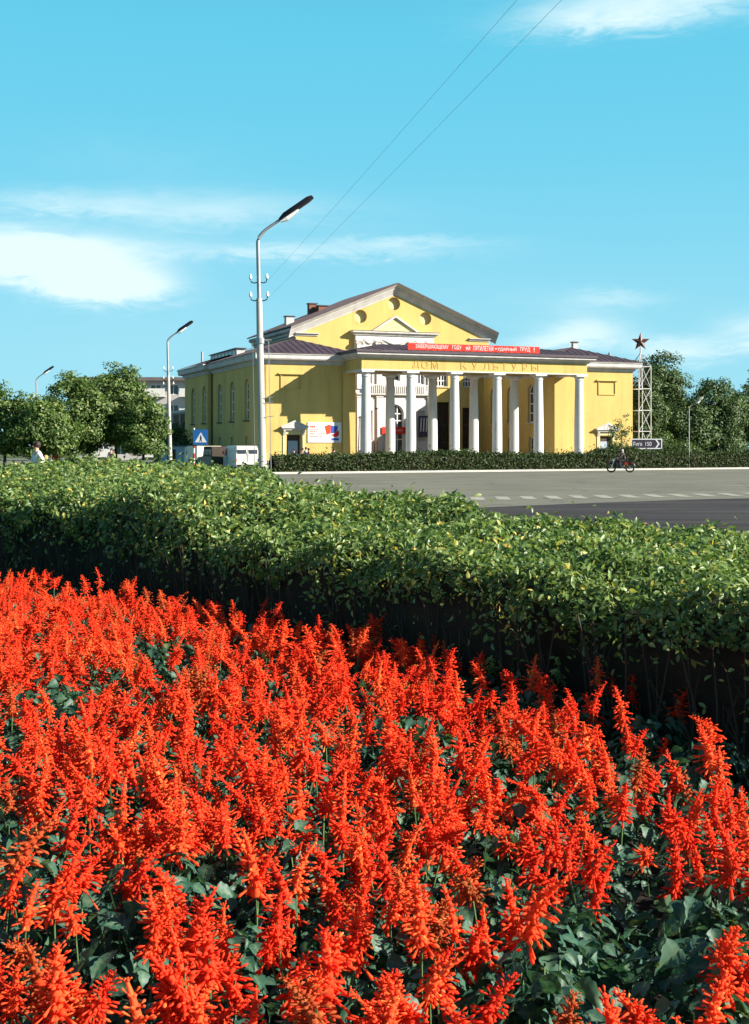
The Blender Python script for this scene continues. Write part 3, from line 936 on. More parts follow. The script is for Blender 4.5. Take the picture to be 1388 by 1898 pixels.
m.box(14.75, 21.75, PW - .34, PW - .22, 8.1, 8.2)
for k in range(34): m.box(14.8 + k * .207, 14.9 + k * .207, PW - .32, PW - .24, 7.345, 8.1)
m.build('balustrade', WHITE, por)
sweep([(22.56, GW), (22.56, PW - .003), (13.94, PW - .003), (13.94, GW)], [(0, 13.1), (.1, 13.1), (.16, 13.25), (.36, 13.36), (.36, 13.5), (.44, 13.56), (0, 13.58)]).build('portal_cornice', TRIM, por)
m = MB(); m.prism([(16.0, 13.585), (20.6, 13.585), (18.3, 15.05)], fx(GW), -.3, -.004); pd = m.build('pediment', PALE, por)
for s in (-1, 1):
    q = MB()
    e = 18.3 + s * 2.55
    q.prism([(18.3, 15.22), (e, 13.60), (e - s * .28, 13.585), (18.3, 14.98)], fx(GW), -.52, -.303); q.build('raking_moulding', TRIM, pd)
# garlands between the capitals
for a, b in ((14.85, 16.1), (16.9, 19.6), (20.4, 21.7)):
    g = MB(); g.tube([(a + (b - a) * t, PW - .08, 12.75 - .45 * (1 - (2 * t - 1) ** 2)) for t in [k / 8 for k in range(9)]], [.03 + .05 * sin(pi * k / 8) for k in range(9)], 6)
    g.build('garland', TRIM, por, smooth=True)

# ---- colonnade
st = MB(); st.box(6.9, 29.9, -5.0, 1.6, 0, .16); st.box(7.3, 29.5, -4.6, 1.55, .16, .32); st.build('steps', mat('grey_step_stone', (.40, .38, .35), .9, .15, 2), pal)


def column(u, w):
    s = MB()
    s.lathe([(.44, .62), (.445, 2.5), (.425, 4.5), (.39, 6.6), (.355, 7.86)], 28, (u, w))
    sh = s.build('column', WHITE, pal, smooth=True)
    b = MB(); b.box(u - .58, u + .58, w - .58, w + .58, .322, .44); b.lathe([(.56, .442), (.57, .5), (.5, .56), (.47, .618)], 28, (u, w)); b.build('base', WHITE, sh)
    c = MB(); c.lathe([(.355, 7.862), (.40, 7.90), (.40, 7.96), (.37, 7.98), (.37, 8.06), (.47, 8.2), (.52, 8.24)], 28, (u, w)); c.box(u - .56, u + .56, w - .56, w + .56, 8.242, 8.40)
    c.build('capital', WHITE, sh)


for k in range(6): column(8.11 + 4.116 * k, -4.0)
for k in range(1, 5): column(8.11 + 4.116 * k, .78)
PU0, PU1 = 7.55, 29.25
e = MB()
e.box(PU0, PU1, -4.46, -3.54, 8.50, 9.44)                  # front beam
e.box(PU0, PU0 + .9, -3.538, -.23, 8.50, 9.43)             # side beams
e.box(PU1 - .9, PU1, -3.538, -.23, 8.50, 9.43)
e.box(8.55, 28.27, .32, 1.24, 8.50, 9.43)                  # beam over the rear row
ent = e.build('frieze', YELLOW, pal)
b = MB(); b.box(PU0 - .03, PU1 + .03, -4.49, -3.51, 8.402, 8.498); b.box(8.56, 28.26, .29, 1.27, 8.402, 8.498); b.box(PU0 - .03, PU0 + .93, -3.508, -.24, 8.402, 8.498)
b.box(PU1 - .93, PU1 + .03, -3.508, -.24, 8.402, 8.498); b.build('architrave_band', WHITE, pal)
m = MB(); m.box(PU0 + .05, PU1 - .05, -4.4, 1.2, 9.445, 9.60); m.build('ceiling_slab', WHITE, pal)
PC = [(0, 9.42), (.14, 9.42), (.14, 9.54), (.48, 9.64), (.50, 9.70), (.60, 9.72), (.60, 9.86)]
sweep([(PU1, 1.6), (PU1, -4.46), (PU0, -4.46), (PU0, 1.6)], PC + [(0, 9.86)]).build('portico_cornice', TRIM, pal)
sweep([(PU1, 1.6), (PU1, -4.46), (PU0, -4.46), (PU0, 1.6)], [(0, 9.863), (.66, 9.863), (.70, 9.90), (.72, 10.12), (0, 10.14)]).build('gutter', GUTTER, pal)
m = MB()
a0, a1, b0, b1 = PU0 - .72, PU1 + .72, -5.18, 1.9
hw = (b1 - b0) / 2; z0 = 10.14
roof_slope(m, (a0, b0, z0), (a1, b0, z0), (0, hw, .72), hw, hw)
roof_slope(m, (a1, b1, z0), (a0, b1, z0), (0, -hw, .72), hw, hw)
roof_slope(m, (a0, b1, z0), (a0, b0, z0), (hw, 0, .72), hw, hw)
roof_slope(m, (a1, b0, z0), (a1, b1, z0), (-hw, 0, .72), hw, hw)
m.build('portico_roof', ROOF, pal)
# frieze lettering, one raised letter each
LETTERM = mat('letter_ochre', (0.50, 0.30, 0.085), .7, .15, 3)


def upx(px, w):      # u at which a point of the plane w shows at pixel column px
    t = (px - 694) / F; c, s = cos(BANG), sin(BANG)
    return (t * (BY + w * c) - BX + w * s) / (c - t * s)


for word, xs in (("ДОМ", (765, 781, 800)), ("КУЛЬТУРЫ", (854, 875, 896, 914, 930, 948, 968, 985))):
    for ch, px in zip(word, xs):
        u = upx(px, -4.46); wdt = .62 if ch not in "Ы" else .72
        place_text('letter', ch, .6, .03, LETTERM, ent, u, u + wdt * (.82 if ch in 'ЬТУР' else 1), -4.462, 8.66, .62)

# ---- low annex at the back of the left side
m = MB()
for c in (29.5, 33, 36.5, 40): pass
h4 = [rect(c - .6, c + .6, 1.2, 4.6) for c in (29.6, 33, 36.4, 39.8, 43.2)]
wall('annex_wall', rect(27.2, 46, 0, 5.6), h4, fl(.1), .38, BROWNWALL, pal)
for h in h4: window(pal, h, fl(.1), .3, ((h[0][0] + h[1][0]) / 2,), (2.3, 3.5), sill=TRIM)
for c in (27.9, 31.3, 34.7, 38.1, 41.5, 45):
    m = MB(); m.box(-.06, .098, c - .3, c + .3, 0, 5.55); m.build('annex_pier', mat('grey_pier', (.34, .29, .25), .9, .2, 2), pal)
sweep([(.1, 27.2), (.1, 46.0)], [(0, 5.45), (.12, 5.45), (.3, 5.6), (.42, 5.62), (.42, 5.88), (0, 5.9)]).build('annex_cornice', TRIM, pal)
m = MB(); m.box(.1, 12, 27.3, 46, 5.61, 5.86); m.build('annex_roof', ROOF, pal)

# ================================================================== THINGS ON THE PALACE
ROT = Matrix.Rotation(BANG, 4, 'Z')


def PB(u, w, z):
    return Vector((BX, BY, 0)) + ROT @ Vector((u, w, z))


bn = empty('slogan_banner', PB(0, 0, 0), 'long red slogan banner with white lettering along the portico roof edge', 'banner', None, BANG)
BWp = -5.02
ua, ub = upx(756, BWp), upx(1000, BWp)
m = MB(); m.box(ua, ub, BWp, BWp + .05, 10.18, 10.76); m.build('cloth', RED, bn)
m = MB()
for k in range(9):
    u = ua + (ub - ua) * (k + .5) / 9
    m.tube([(u, BWp + .09, 10.05), (u, BWp + .09, 10.78)], .025, 6); m.tube([(u, BWp + .09, 10.6), (u, BWp + .8, 10.22)], .02, 6)
m.build('stay', GALV, bn)
for word, p0, p1 in (("ЗАВЕРШАЮЩЕМУ", 770, 831), ("ГОДУ", 838, 855), ("9Й", 863, 871), ("ПЯТИЛЕТКИ", 877, 914), ("-", 917, 920.5), ("УДАРНЫЙ", 922, 957), ("ТРУД", 963, 982), ("!", 989, 990.6)):
    place_text('lettering', word, .5, .012, WPAPER, bn, upx(p0, BWp), upx(p1, BWp), BWp - .002, 10.28 if word != '-' else 10.44, .40 if word != '-' else .07)

po = empty('wall_poster', PB(0, 0, 0), 'white poster board with red and blue flags on the left wing wall', 'poster', None, BANG)
m = MB(); m.box(4.2, 7.3, -.08, -.02, 2.30, 4.06); m.build('board', WPAPER, po)
r2 = random.Random(3)
m = MB()
for u0, u1, z, h in ((4.42, 4.86, 3.62, .17),):
    for k in range(3): m.box(4.42 + k * .16, 4.54 + k * .16, -.088, -.082, 3.60, 3.76)
m.build('heading', RED, po)
m = MB()
for z, n, gap in ((3.42, 8, None), (3.22, 6, None), (3.0, 12, 5), (2.8, 10, 6)):
    u = 4.4
    for k in range(n):
        w = r2.uniform(.05, .09); m.box(u, u + w, -.087, -.082, z, z + r2.uniform(.07, .11)); u += w + .035 + (.08 if k == gap else 0)
m.build('small_print', mat('brown_ink', (.30, .10, .05), .8, .2, 4), po)
m = MB(); m.prism([(5.75, 3.72), (6.10, 3.84), (6.30, 3.84), (6.28, 3.1), (6.02, 3.0), (5.9, 3.02)], fx(0), -.092, -.082); m.build('flag', mat('flag_orange_red', (.72, .06, .012), .8, .1, 3), po)
m = MB(); m.prism([(6.305, 3.80), (6.75, 3.72), (6.95, 3.74), (6.9, 3.42), (6.74, 3.15), (6.31, 3.1)], fx(0), -.091, -.082); m.build('flag', BLUE, po)
m = MB(); m.prism([(6.33, 2.98), (6.75, 3.12), (6.93, 3.40), (7.08, 3.2), (7.06, 2.95), (6.85, 2.78), (6.55, 2.82)], fx(0), -.093, -.082); m.build('flag', RED, po)
m = MB(); m.box(6.36, 7.05, -.087, -.082, 2.48, 2.68); m.build('caption_strip', BLUE, po)

cb = empty('court_banner', PB(0, 0, 0), 'short red banner across the arched entrance behind the columns', 'banner', None, BANG)
m = MB(); m.box(upx(706, PW), upx(750, PW), PW - .3, PW - .27, 3.25, 3.95); m.build('cloth', RED, cb)
m = MB()
for k in range(14): m.box(upx(714, PW) + k * .13, upx(714, PW) + k * .13 + .07, PW - .306, PW - .301, 3.5, 3.72)
m.build('faint_lettering', mat('pale_pink_paint', (.62, .30, .26), .8, .1, 4), cb)
sb = empty('court_sign', PB(0, 0, 0), 'dark notice with three upright white bars in the shaded court', 'sign', None, BANG)
ua, ub = upx(774, PW), upx(792, PW)
m = MB(); m.box(ua, ub, PW - .34, PW - .28, 2.95, 5.1); m.build('board', mat('dark_violet_board', (.06, .05, .08), .7, .2, 3), sb)
m = MB()
for k in range(3):
    u = ua + .12 + k * .31; m.prism([(u, 3.5), (u + .12, 3.5), (u + .2, 4.9), (u + .08, 4.9)], fx(PW), -.352, -.342)
m.build('white_bar', WPAPER, sb)
for px, lean in ((693, .18), (699, -.02)):
    u = upx(px, PW - 1.2)
    fp = empty('flagpole', PB(u, PW - 1.2, .05), 'slim brown flagpole leaning by the portal, %s' % ('the one tilted to the right' if lean > .1 else 'the upright one'), 'flagpole', None, BANG)
    m = MB(); m.tube([(0, 0, 0), (lean, 0, 5.6)], [.05, .03], 6); m.build('pole', mat('brown_pole', (.22, .09, .06), .7, .2, 4), fp)
    m = MB(); m.lathe([(.02, 5.6), (.09, 5.66), (.09, 5.72), (.01, 5.8)], 10, (lean, 0)); m.build('finial', BLACKMET, fp)

# ================================================================== POSTS, WIRES, SIGNS
def street_lamp(name, loc, height, bend_h, reach, head_len, label, r0, r1, arm_dir=0.0, insul=((7.95, .45), (7.2, .5)), lean=0.0, group='street lamps on concrete posts'):
    root = empty(name, loc, label, 'street lamp', group, arm_dir)
    root.rotation_euler = (0, lean, arm_dir)
    m = MB(); m.tube([(0, 0, -.1), (0, 0, bend_h * .78)], [r0, (r0 + r1) / 2 * .95], 14); m.build('post', CONCRETE, root, smooth=True)
    # curved steel arm
    zb = bend_h * .78
    pts = [Vector((0, 0, zb + .003)), Vector((0, 0, bend_h))]
    kk_ = reach / .91
    for x_, z_ in ((.012, .09), (.05, .19), (.10, .27), (.17, .35), (.27, .445), (.38, .53), (.62, .69), (.91, .88)):
        pts.append(Vector((x_ * kk_, 0, bend_h + z_ * kk_)))
    m = MB(); m.tube(pts, [r1 * 1.0] * 2 + [r1 * .9 - .0025 * k for k in range(8)], 12)
    m.lathe([(r1 * 1.45, zb - .25), (r1 * 1.45, zb + .0)], 14); m.build('arm', GALV, root, smooth=True)
    e = pts[-1]; d = (pts[-1] - pts[-2]).normalized()
    n = Vector((-d.z, 0, d.x))
    def sec(t, w, h, off=0):
        c = e + d * t * head_len
        return [c + Vector((0, a, 0)) + n * (b + off) for a, b in ((-w, -h * .3), (-w * .7, h * .55), (0, h), (w * .7, h * .55), (w, -h * .3), (w * .5, -h * .5), (-w * .5, -h * .5))]
    secs = [sec(-.10, .05, .06), sec(0, .11, .11), sec(.10, .17, .15), sec(.85, .17, .15), sec(1.0, .10, .10)]
    m = MB(); k = 7
    m.add([p for s_ in secs for p in s_], [(i * k + j, i * k + (j + 1) % k, (i + 1) * k + (j + 1) % k, (i + 1) * k + j) for i in range(4) for j in range(k)] + [tuple(range(k)), tuple(range(4 * k, 5 * k))])
    hd = m.build('lamp_head', BLACKMET, root, smooth=True)
    m = MB()
    def sec2(t, w, h):
        c = e + d * t * head_len
        return [c + Vector((0, a, 0)) + n * b for a, b in ((-w, -.055), (-w * .8, -.055 - h), (w * .8, -.055 - h), (w, -.055))]
    secs = [sec2(-.10, .09, .05), sec2(.10, .12, .13), sec2(.42, .11, .08), sec2(.5, .09, .02)]
    m.add([p for s_ in secs for p in s_], [(i * 4 + j, i * 4 + (j + 1) % 4, (i + 1) * 4 + (j + 1) % 4, (i + 1) * 4 + j) for i in range(3) for j in range(4)] + [(0, 1, 2, 3), (12, 13, 14, 15)])
    m.build('lamp_cover', PORCELAIN, hd)
    tip = e + d * head_len * .97
    m = MB(); m.tube([tip - d * .14 + n * .07, tip + d * .03 + n * .05], [.06, .05], 8); m.build('end_cap', PORCELAIN, hd)
    for z, w in insul:
        c = MB()
        for s_ in (-1, 1):
            c.tube([(s_ * r1 * .9, 0, z - .10), (s_ * w * .55, 0, z - .13), (s_ * w * .9, 0, z - .09), (s_ * w, 0, z), (s_ * w, 0, z + .03)], .022, 6)
        br = c.build('crossarm', BLACKMET, root, smooth=True)
        for s_ in (-1, 1):
            c = MB(); c.lathe([(.03, z + .02), (.055, z + .04), (.06, z + .10), (.035, z + .13), (.05, z + .16), (.03, z + .2)], 10, (s_ * w, 0)); c.build('insulator', PORCELAIN, br, smooth=True)
    return root


LY = 48.0
b0 = spot(487.5, 832, LY)
main = street_lamp('street_lamp', (b0.x, LY, 0), 10.8, 9.3, .91, 1.36, 'tall concrete street lamp rising above the near hedge in front of the yellow hall', .155, .075, 0, ((7.95, .30), (7.30, .31)), lean=-R(1.15))
# steel frame clamped to the main post
m = MB()
for x, y in ((-.30, .05), (.30, .05), (-.30, .35), (.30, .35)):
    m.tube([(x, y, 0), (x, y, 5.72)], .007, 6)
    m.tube([(x, y, 5.72), (x * .3, y * .5, 5.74)], .016, 6)
m.tube([(-.36, .05, 5.74), (.40, .05, 5.74)], .03, 6); m.tube([(-.36, .35, 5.74), (.40, .35, 5.74)], .025, 6)
m.lathe([(.16, 5.6), (.16, 5.8)], 12)
for z in (3.6, 3.42, 2.9): m.tube([(.08, -.1, z), (.46, -.05, z + .04)], .015, 6)
m.build('cable_frame', GALV, main)
b1 = spot(316, 832, 90)
street_lamp('street_lamp.001', (b1.x, 90, 0), 10.25, 9.05, .78, 1.2, 'slim pale street lamp standing between the leafy trees and the blue crossing sign', .145, .075, 0, ((7.2, .3), (6.55, .32), (6.15, .34)), lean=-R(1.3))
b2 = spot(70, 832, 137)
street_lamp('street_lamp.002', (b2.x, 137, 0), 10.2, 8.85, .85, 1.2, 'farthest street lamp, its head showing above the left trees', .145, .075, 0, ((7.2, .3),), lean=-R(1))
b3 = spot(1277, 832, 112)
r3 = street_lamp('street_lamp.003', (b3.x, 112, 0), 6.35, 5.15, .62, .70, 'low slender lamp with pale arm in front of the right hand trees', .05, .036, 0, (), lean=0)
for o in r3.children:
    if o.name.startswith(('lamp_head', 'arm', 'post')):
        o.data.materials.clear(); o.data.materials.append(mat('pale_lamp_paint', (.34, .34, .28), .6, .1, 4))
# wire pole out of view behind the camera, which the two wires run to
street_lamp('street_lamp.004', (6.6, -6.5, 0), 10.9, 9.1, 1.0, 1.3, 'concrete street lamp on the near kerb carrying the far ends of the two wires', .145, .075, 0, ((7.95, .30), (7.30, .31)))

for i, (p0, px1, py1, Y1, sag, lab) in enumerate((((497, 519.5), 872, 86, 20.2, .10, 'left one of two thin wires crossing the sky from the tall lamp post'),
                                                 ((497, 552), 962, 68, 19.2, .10, 'right one of two thin wires crossing the sky from the tall lamp post'))):
    A = spot(*p0, LY); B = spot(px1, py1, Y1)
    end = A + (B - A) * ((LY + 6.5) / (LY - Y1))
    m = MB(); N = 28
    m.tube([A.lerp(end, k / N) - Vector((0, 0, sag * 4 * (k / N) * (1 - k / N))) for k in range(N + 1)], .0026, 5)
    tag(m.build('overhead_wire', GALV), lab, 'wire', 'overhead wires')

# pedestrian crossing sign on a striped post
SY = 66.0
sp = spot(359.5, 832, SY)
cs = empty('crossing_sign', (sp.x, SY, 0), 'blue square pedestrian crossing sign with white triangle on a red and white post', 'road sign')
m = MB()
pz = [k * .27 for k in range(12)]
for k in range(11):
    m.mi = k % 2; m.tube([(0, 0, k * .255), (0, 0, k * .255 + .254)], .045, 10)
m.build('post', [WPAPER, REDENAMEL], cs, smooth=True)
m = MB(); m.box(-.03, .71, -.075, -.05, 1.95, 2.72); pl_ = m.build('plate', mat('sign_blue', (.015, .10, .30), .4, .08, 4), cs)
m = MB(); m.prism([(.05, 2.08), (.65, 2.08), (.35, 2.58)], fx(-.075), -.004, -.001); m.build('triangle', WPAPER, pl_)
m = MB()
m.lathe([(.035, -.0835), (.035, -.0800)], 10, (.35, 2.40), 'y')
m.prism([(.32, 2.36), (.38, 2.36), (.41, 2.24), (.38, 2.24), (.42, 2.11), (.385, 2.11), (.35, 2.21), (.31, 2.11), (.28, 2.11), (.325, 2.26), (.30, 2.29)], fx(-.075), -.0085, -.005)
m.build('walking_figure', BLACKMET, pl_)
m = MB(); m.tube([(0, -.05, 2.2), (0, .02, 2.2)], .06, 8); m.tube([(0, -.05, 2.5), (0, .02, 2.5)], .06, 8); m.build('clamp', GALV, cs)

# direction sign
DY = 116.0
d0 = spot(1198, 832, DY)
ds = empty('direction_sign', (d0.x, DY, 0.13), 'dark direction board with white border and arrow on striped posts', 'road sign', None, R(4))
bw = 1.40
m = MB(); m.box(-bw, bw, -.03, .03, .88 + .75, 2.5); bd = m.build('board', mat('sign_dark', (.035, .025, .04), .5, .1, 4), ds)
m = MB()
for q in ((-bw, bw, 2.43, 2.52), (-bw, bw, 1.61, 1.70), (-bw, -bw + .09, 1.705, 2.425), (bw - .09, bw, 1.705, 2.425)): m.box(q[0], q[1], -.045, -.032, q[2], q[3])
m.build('border', WPAPER, bd)
m = MB(); m.prism([(.78, 2.42), (.92, 2.42), (1.18, 2.065), (.92, 1.71), (.78, 1.71), (1.02, 2.065)], fx(-.03), -.015, -.003); m.build('arrow', WPAPER, bd)
place_text('place_name', 'Рига', .5, .01, WPAPER, bd, -1.20, -.42, -.032, 1.88, .36)
place_text('distance', '150', .5, .01, WPAPER, bd, -.10, .44, -.032, 1.88, .36)
for x in (-1.2, 1.24):
    m = MB()
    for k in range(9):
        m.mi = k % 2; m.tube([(x, .1, -.3 + k * .27), (x, .1, -.3 + k * .27 + .269)], .075, 8)
    m.build('post', [BLACKMET, WPAPER], ds, smooth=True)

# star on its lattice tower
TY = 121.0
t0 = PB(38.3, .95, 0)
tw = empty('star_tower', (t0.x, t0.y, 0.13), 'steel lattice tower topped by a dark red five pointed star at the hall corner', 'tower', None, R(24))
PIPE = mat('tower_pipe', (.50, .49, .50), .55, .15, 4)
hs = .70
lv = [-.1, 1.3, 3.3, 5.32, 7.4, 9.54]
corners = [(-hs, -hs), (hs, -hs), (hs, hs), (-hs, hs)]
for x, y in corners:
    m = MB(); m.tube([(x, y, -.1), (x, y, 9.54)], .045, 8); m.build('leg', PIPE, tw, smooth=True)
for z in lv[1:]:
    for k in range(4):
        a, b = corners[k], corners[(k + 1) % 4]
        m = MB(); m.tube([(*a, z), (*b, z)], .035, 6); m.build('crossbar', PIPE, tw)
for i in range(5):
    for k in (0, 1):
        a, b = corners[k], corners[(k + 1) % 4]
        m = MB(); m.tube([(*a, lv[i]), (*b, lv[i + 1])], .028, 6); m.build('brace', PIPE, tw)
m = MB(); m.tube([(0, 0, 8.2), (0, 0, 11.5)], [.10, .07], 8)
for x, y in corners:
    m.tube([(x, y, 9.54), (0, 0, 10.9)], .035, 6); m.tube([(x, y, 7.4), (0, 0, 8.6)], .03, 6)
m.build('mast', PIPE, tw)
star = MB(); Rr, rr = .92, .37; zc = 11.95; pts = []
for k in range(10):
    a = pi / 2 + k * pi / 5; r = Rr if k % 2 == 0 else rr
    pts.append((r * cos(a), 0, zc + r * sin(a)))
star.add(pts + [(0, -.22, zc), (0, .22, zc)], [(k, (k + 1) % 10, 10) for k in range(10)] + [((k + 1) % 10, k, 11) for k in range(10)])
so = star.build('star', mat('star_red', (0.085, 0.03, 0.022), .4, .2, 3), tw); so.rotation_euler = (0, 0, -R(24))

# ================================================================== VEHICLES
def wheel(parent, x, y, r, w=.18, axis='x'):
    m = MB()
    m.lathe([(r * .62, -w / 2), (r * .95, -w / 2), (r, -w * .3), (r, w * .3), (r * .95, w / 2), (r * .62, w / 2)], 20, (y, r), axis)
    o = m.build('wheel', RUBBER, parent, smooth=True); o.location = (x, 0, 0)
    m = MB(); m.lathe([(r * .6, -w * .42), (r * .6, w * .42)], 16, (y, r), axis); m.build('rim', GALV, o, smooth=True)


def body_profile(mb, prof, y_of, x_half):
    pass


def minibus(name, loc, rotz, label, paint, L=4.5, W=1.85, H=2.0):
    """forward-control van: x across, y along (rear at -y), built round its own centre"""
    root = empty(name, loc, label, 'van', None, rotz)
    y0, y1 = -L / 2, L / 2
    side = [(y0, .45), (y0 + .02, 1.2), (y0 + .12, H - .16), (y0 + .32, H - .02), (y1 - 1.1, H), (y1 - .75, H - .10), (y1 - .28, 1.22), (y1 - .03, 1.02), (y1, .5), (y1 - .1, .36), (y0 + .1, .36)]
    m = MB(); hw = W / 2
    layers = [(-hw, .05), (-hw + .06, 0), (hw - .06, 0), (hw, .05)]
    n = len(side); cy, cz = 0, 1.15
    vs = []
    for x, ins in layers:
        for a, z in side:
            inn = ins * 1.2
            xx = x
            if z > 1.25: xx = x * (1 - .10 * (z - 1.25) / .75)
            vs.append((xx, a + (inn if a < cy else -inn), z - (inn * .5 if z > cz else -inn * .5)))
    fs = [(i * n + j, i * n + (j + 1) % n, (i + 1) * n + (j + 1) % n, (i + 1) * n + j) for i in range(3) for j in range(n)] + [tuple(range(n)), tuple(range(3 * n, 4 * n))]
    m.add(vs, fs); m.build('body', paint, root)
    tilt = lambda z: hw * (1 - .10 * max(z - 1.25, 0) / .75)
    def side_pane(s, a0, a1, z0=1.22, z1=1.72):
        g = MB(); g.add([(s * (tilt(z0) + .006), a0, z0), (s * (tilt(z0) + .006), a1, z0), (s * (tilt(z1) + .006), a1 - .05, z1), (s * (tilt(z1) + .006), a0, z1),
                         (s * (tilt(z0) - .03), a0, z0), (s * (tilt(z0) - .03), a1, z0), (s * (tilt(z1) - .03), a1 - .05, z1), (s * (tilt(z1) - .03), a0, z1)],
                        [(0, 1, 2, 3), (4, 5, 6, 7), (0, 1, 5, 4), (1, 2, 6, 5), (2, 3, 7, 6), (3, 0, 4, 7)])
        g.build('side_window', GLASS, root)
    for s in (-1, 1):
        side_pane(s, y1 - 1.35, y1 - .62)
        g = MB(); g.box(s * hw - .012, s * hw + .012, y1 - 1.5, y1 - 1.47, .5, 1.85); g.build('door_seam', BLACKMET, root)
        g = MB(); g.box(s * (hw - .02) - .06, s * (hw - .02) + .06, y0 - .03, y0 + .04, .78, 1.02); g.build('tail_light', REDENAMEL, root)
        g = MB(); g.lathe([(.10, y1 - .06), (.11, y1 + .02), (.05, y1 + .04)], 14, (s * .62, .78), 'y'); g.build('headlight', PORCELAIN, root)
        g = MB(); g.box(s * .45 - .34, s * .45 + .34, y0 + .045, y0 + .07, 1.3, 1.68); g.build('rear_window', GLASS, root)
        g = MB(); g.box(s * (hw + .12) - .05, s * (hw + .12) + .05, y1 - .75, y1 - .70, 1.35, 1.55); g.build('mirror', BLACKMET, root)
    g = MB(); g.box(-.012, .012, y0 - .004, y0 + .02, .5, 1.8); g.build('door_seam', BLACKMET, root)
    g = MB(); g.add([(-.78, y1 - .30, 1.26), (.78, y1 - .30, 1.26), (.70, y1 - .69, 1.82), (-.70, y1 - .69, 1.82), (-.78, y1 - .26, 1.26), (.78, y1 - .26, 1.26), (.70, y1 - .65, 1.82), (-.70, y1 - .65, 1.82)],
                    [(0, 1, 2, 3), (4, 5, 6, 7), (0, 1, 5, 4), (1, 2, 6, 5), (2, 3, 7, 6), (3, 0, 4, 7)]); g.build('windscreen', GLASS, root)
    g = MB(); g.box(-.8, .8, y0 - .10, y0 - .04, .42, .55); g.build('rear_bumper', BLACKMET, root)
    g = MB(); g.box(-.8, .8, y1 + .02, y1 + .1, .42, .55); g.build('front_bumper', BLACKMET, root)
    g = MB(); g.box(-.25, .25, y0 - .035, y0 - .006, .62, .74); g.build('number_plate', WPAPER, root)
    for x in (-hw + .12, hw - .12):
        for y in (y0 + 1.0, y1 - 1.0): wheel(root, x, y, .36)
    return root


def car(name, loc, rotz, label, paint, canvas, H=1.95, L=4.0, W=1.78):
    """boxy open-road jeep with a canvas top"""
    root = empty(name, loc, label, 'jeep', None, rotz)
    y0, y1 = -L / 2, L / 2; hw = W / 2
    def block(side, w0, w1, nm, mt):
        m = MB(); n = len(side); vs = []
        for x, ins in ((-w1, .04), (-w0, 0), (w0, 0), (w1, .04)):
            for a, z in side: vs.append((x, a * (1 - ins * .2), z - ins * .3))
        m.add(vs, [(i * n + j, i * n + (j + 1) % n, (i + 1) * n + (j + 1) % n, (i + 1) * n + j) for i in range(3) for j in range(n)] + [tuple(range(n)), tuple(range(3 * n, 4 * n))])
        return m.build(nm, mt, root)
    block([(y0, .5), (y0 + .02, 1.15), (y1 - 1.4, 1.17), (y1 - 1.3, 1.15), (y1 - .1, 1.08), (y1, 1.0), (y1, .5)], hw - .08, hw, 'body', paint)
    block([(y0 + .03, 1.155), (y0 + .12, H - .1), (y0 + .3, H), (y1 - 1.75, H), (y1 - 1.42, 1.18)], hw - .14, hw - .06, 'canvas_top', canvas)
    for s in (-1, 1):
        for a0, a1 in ((y0 + .25, y0 + .95), (y0 + 1.1, y0 + 1.65), (y0 + 1.75, y0 + 2.2)):
            g = MB(); g.box(s * (hw - .055) - .015, s * (hw - .055) + .015, a0, a1, 1.25, 1.7); g.build('side_window', GLASS, root)
        g = MB(); g.lathe([(.10, y1 - .02), (.10, y1 + .03), (.04, y1 + .05)], 12, (s * .6, .85), 'y'); g.build('headlight', PORCELAIN, root)
        g = MB(); g.box(s * .72 - .05, s * .72 + .05, y0 - .03, y0 - .002, .8, .95); g.build('tail_light', REDENAMEL, root)
    g = MB(); g.add([(-.7, y1 - 1.40, 1.22), (.7, y1 - 1.40, 1.22), (.66, y1 - 1.70, 1.85), (-.66, y1 - 1.70, 1.85), (-.7, y1 - 1.37, 1.22), (.7, y1 - 1.37, 1.22), (.66, y1 - 1.67, 1.85), (-.66, y1 - 1.67, 1.85)],
                    [(0, 1, 2, 3), (4, 5, 6, 7), (0, 1, 5, 4), (1, 2, 6, 5), (2, 3, 7, 6), (3, 0, 4, 7)]); g.build('windscreen', GLASS, root)
    g = MB(); g.box(-.75, .75, y1 + .06, y1 + .14, .48, .62); g.build('bumper', BLACKMET, root)
    for x in (-hw + .1, hw - .1):
        for y in (y0 + .75, y1 - .75): wheel(root, x, y, .38)
    return root


VANP = mat('cream_van_paint', (0.55, 0.52, 0.46), .35, .05, 2, spec=.5)
VY = 100.0
v0 = spot(446, 832, VY + 2.2)
minibus('parked_van', (v0.x, VY + 2.2, 0), R(19), 'cream van seen from its rear corner beside the tall lamp post', VANP)
j0 = spot(398, 832, 106)
car('parked_jeep', (j0.x, 106, 0), R(24), 'dark jeep with canvas top parked ahead of the cream van', mat('dark_green_paint', (.035, .040, .025), .4, .1, 3), mat('dark_canvas', (.05, .038, .03), .9, .2, 5))
# pale lorry box beyond
k0 = spot(377, 832, 113)
lr = empty('box_lorry', (k0.x, 113, 0), 'pale cream box lorry standing beyond the dark jeep', 'lorry', None, R(22))
m = MB(); m.box(-1.05, 1.05, -1.9, 1.5, .85, 2.0); m.build('cargo_box', mat('cream_box', (.70, .64, .46), .6, .06, 2), lr)
m = MB(); m.prism([(1.6, .55), (3.0, .55), (3.0, 1.15), (2.75, 1.9), (1.6, 1.9)], lambda a, z, d: (d, a, z), -.95, .95); cab = m.build('cab', mat('cream_box', (.70, .64, .46)), lr)
m = MB(); m.box(-.96, .96, 1.8, 2.5, 1.3, 1.75); m.build('cab_window', GLASS, cab)
m = MB(); m.box(-.45, .45, -1.9, 2.9, .5, .84); m.build('chassis', BLACKMET, lr)
for x in (-.85, .85):
    for y in (-1.1, 2.2): wheel(lr, x, y, .42)
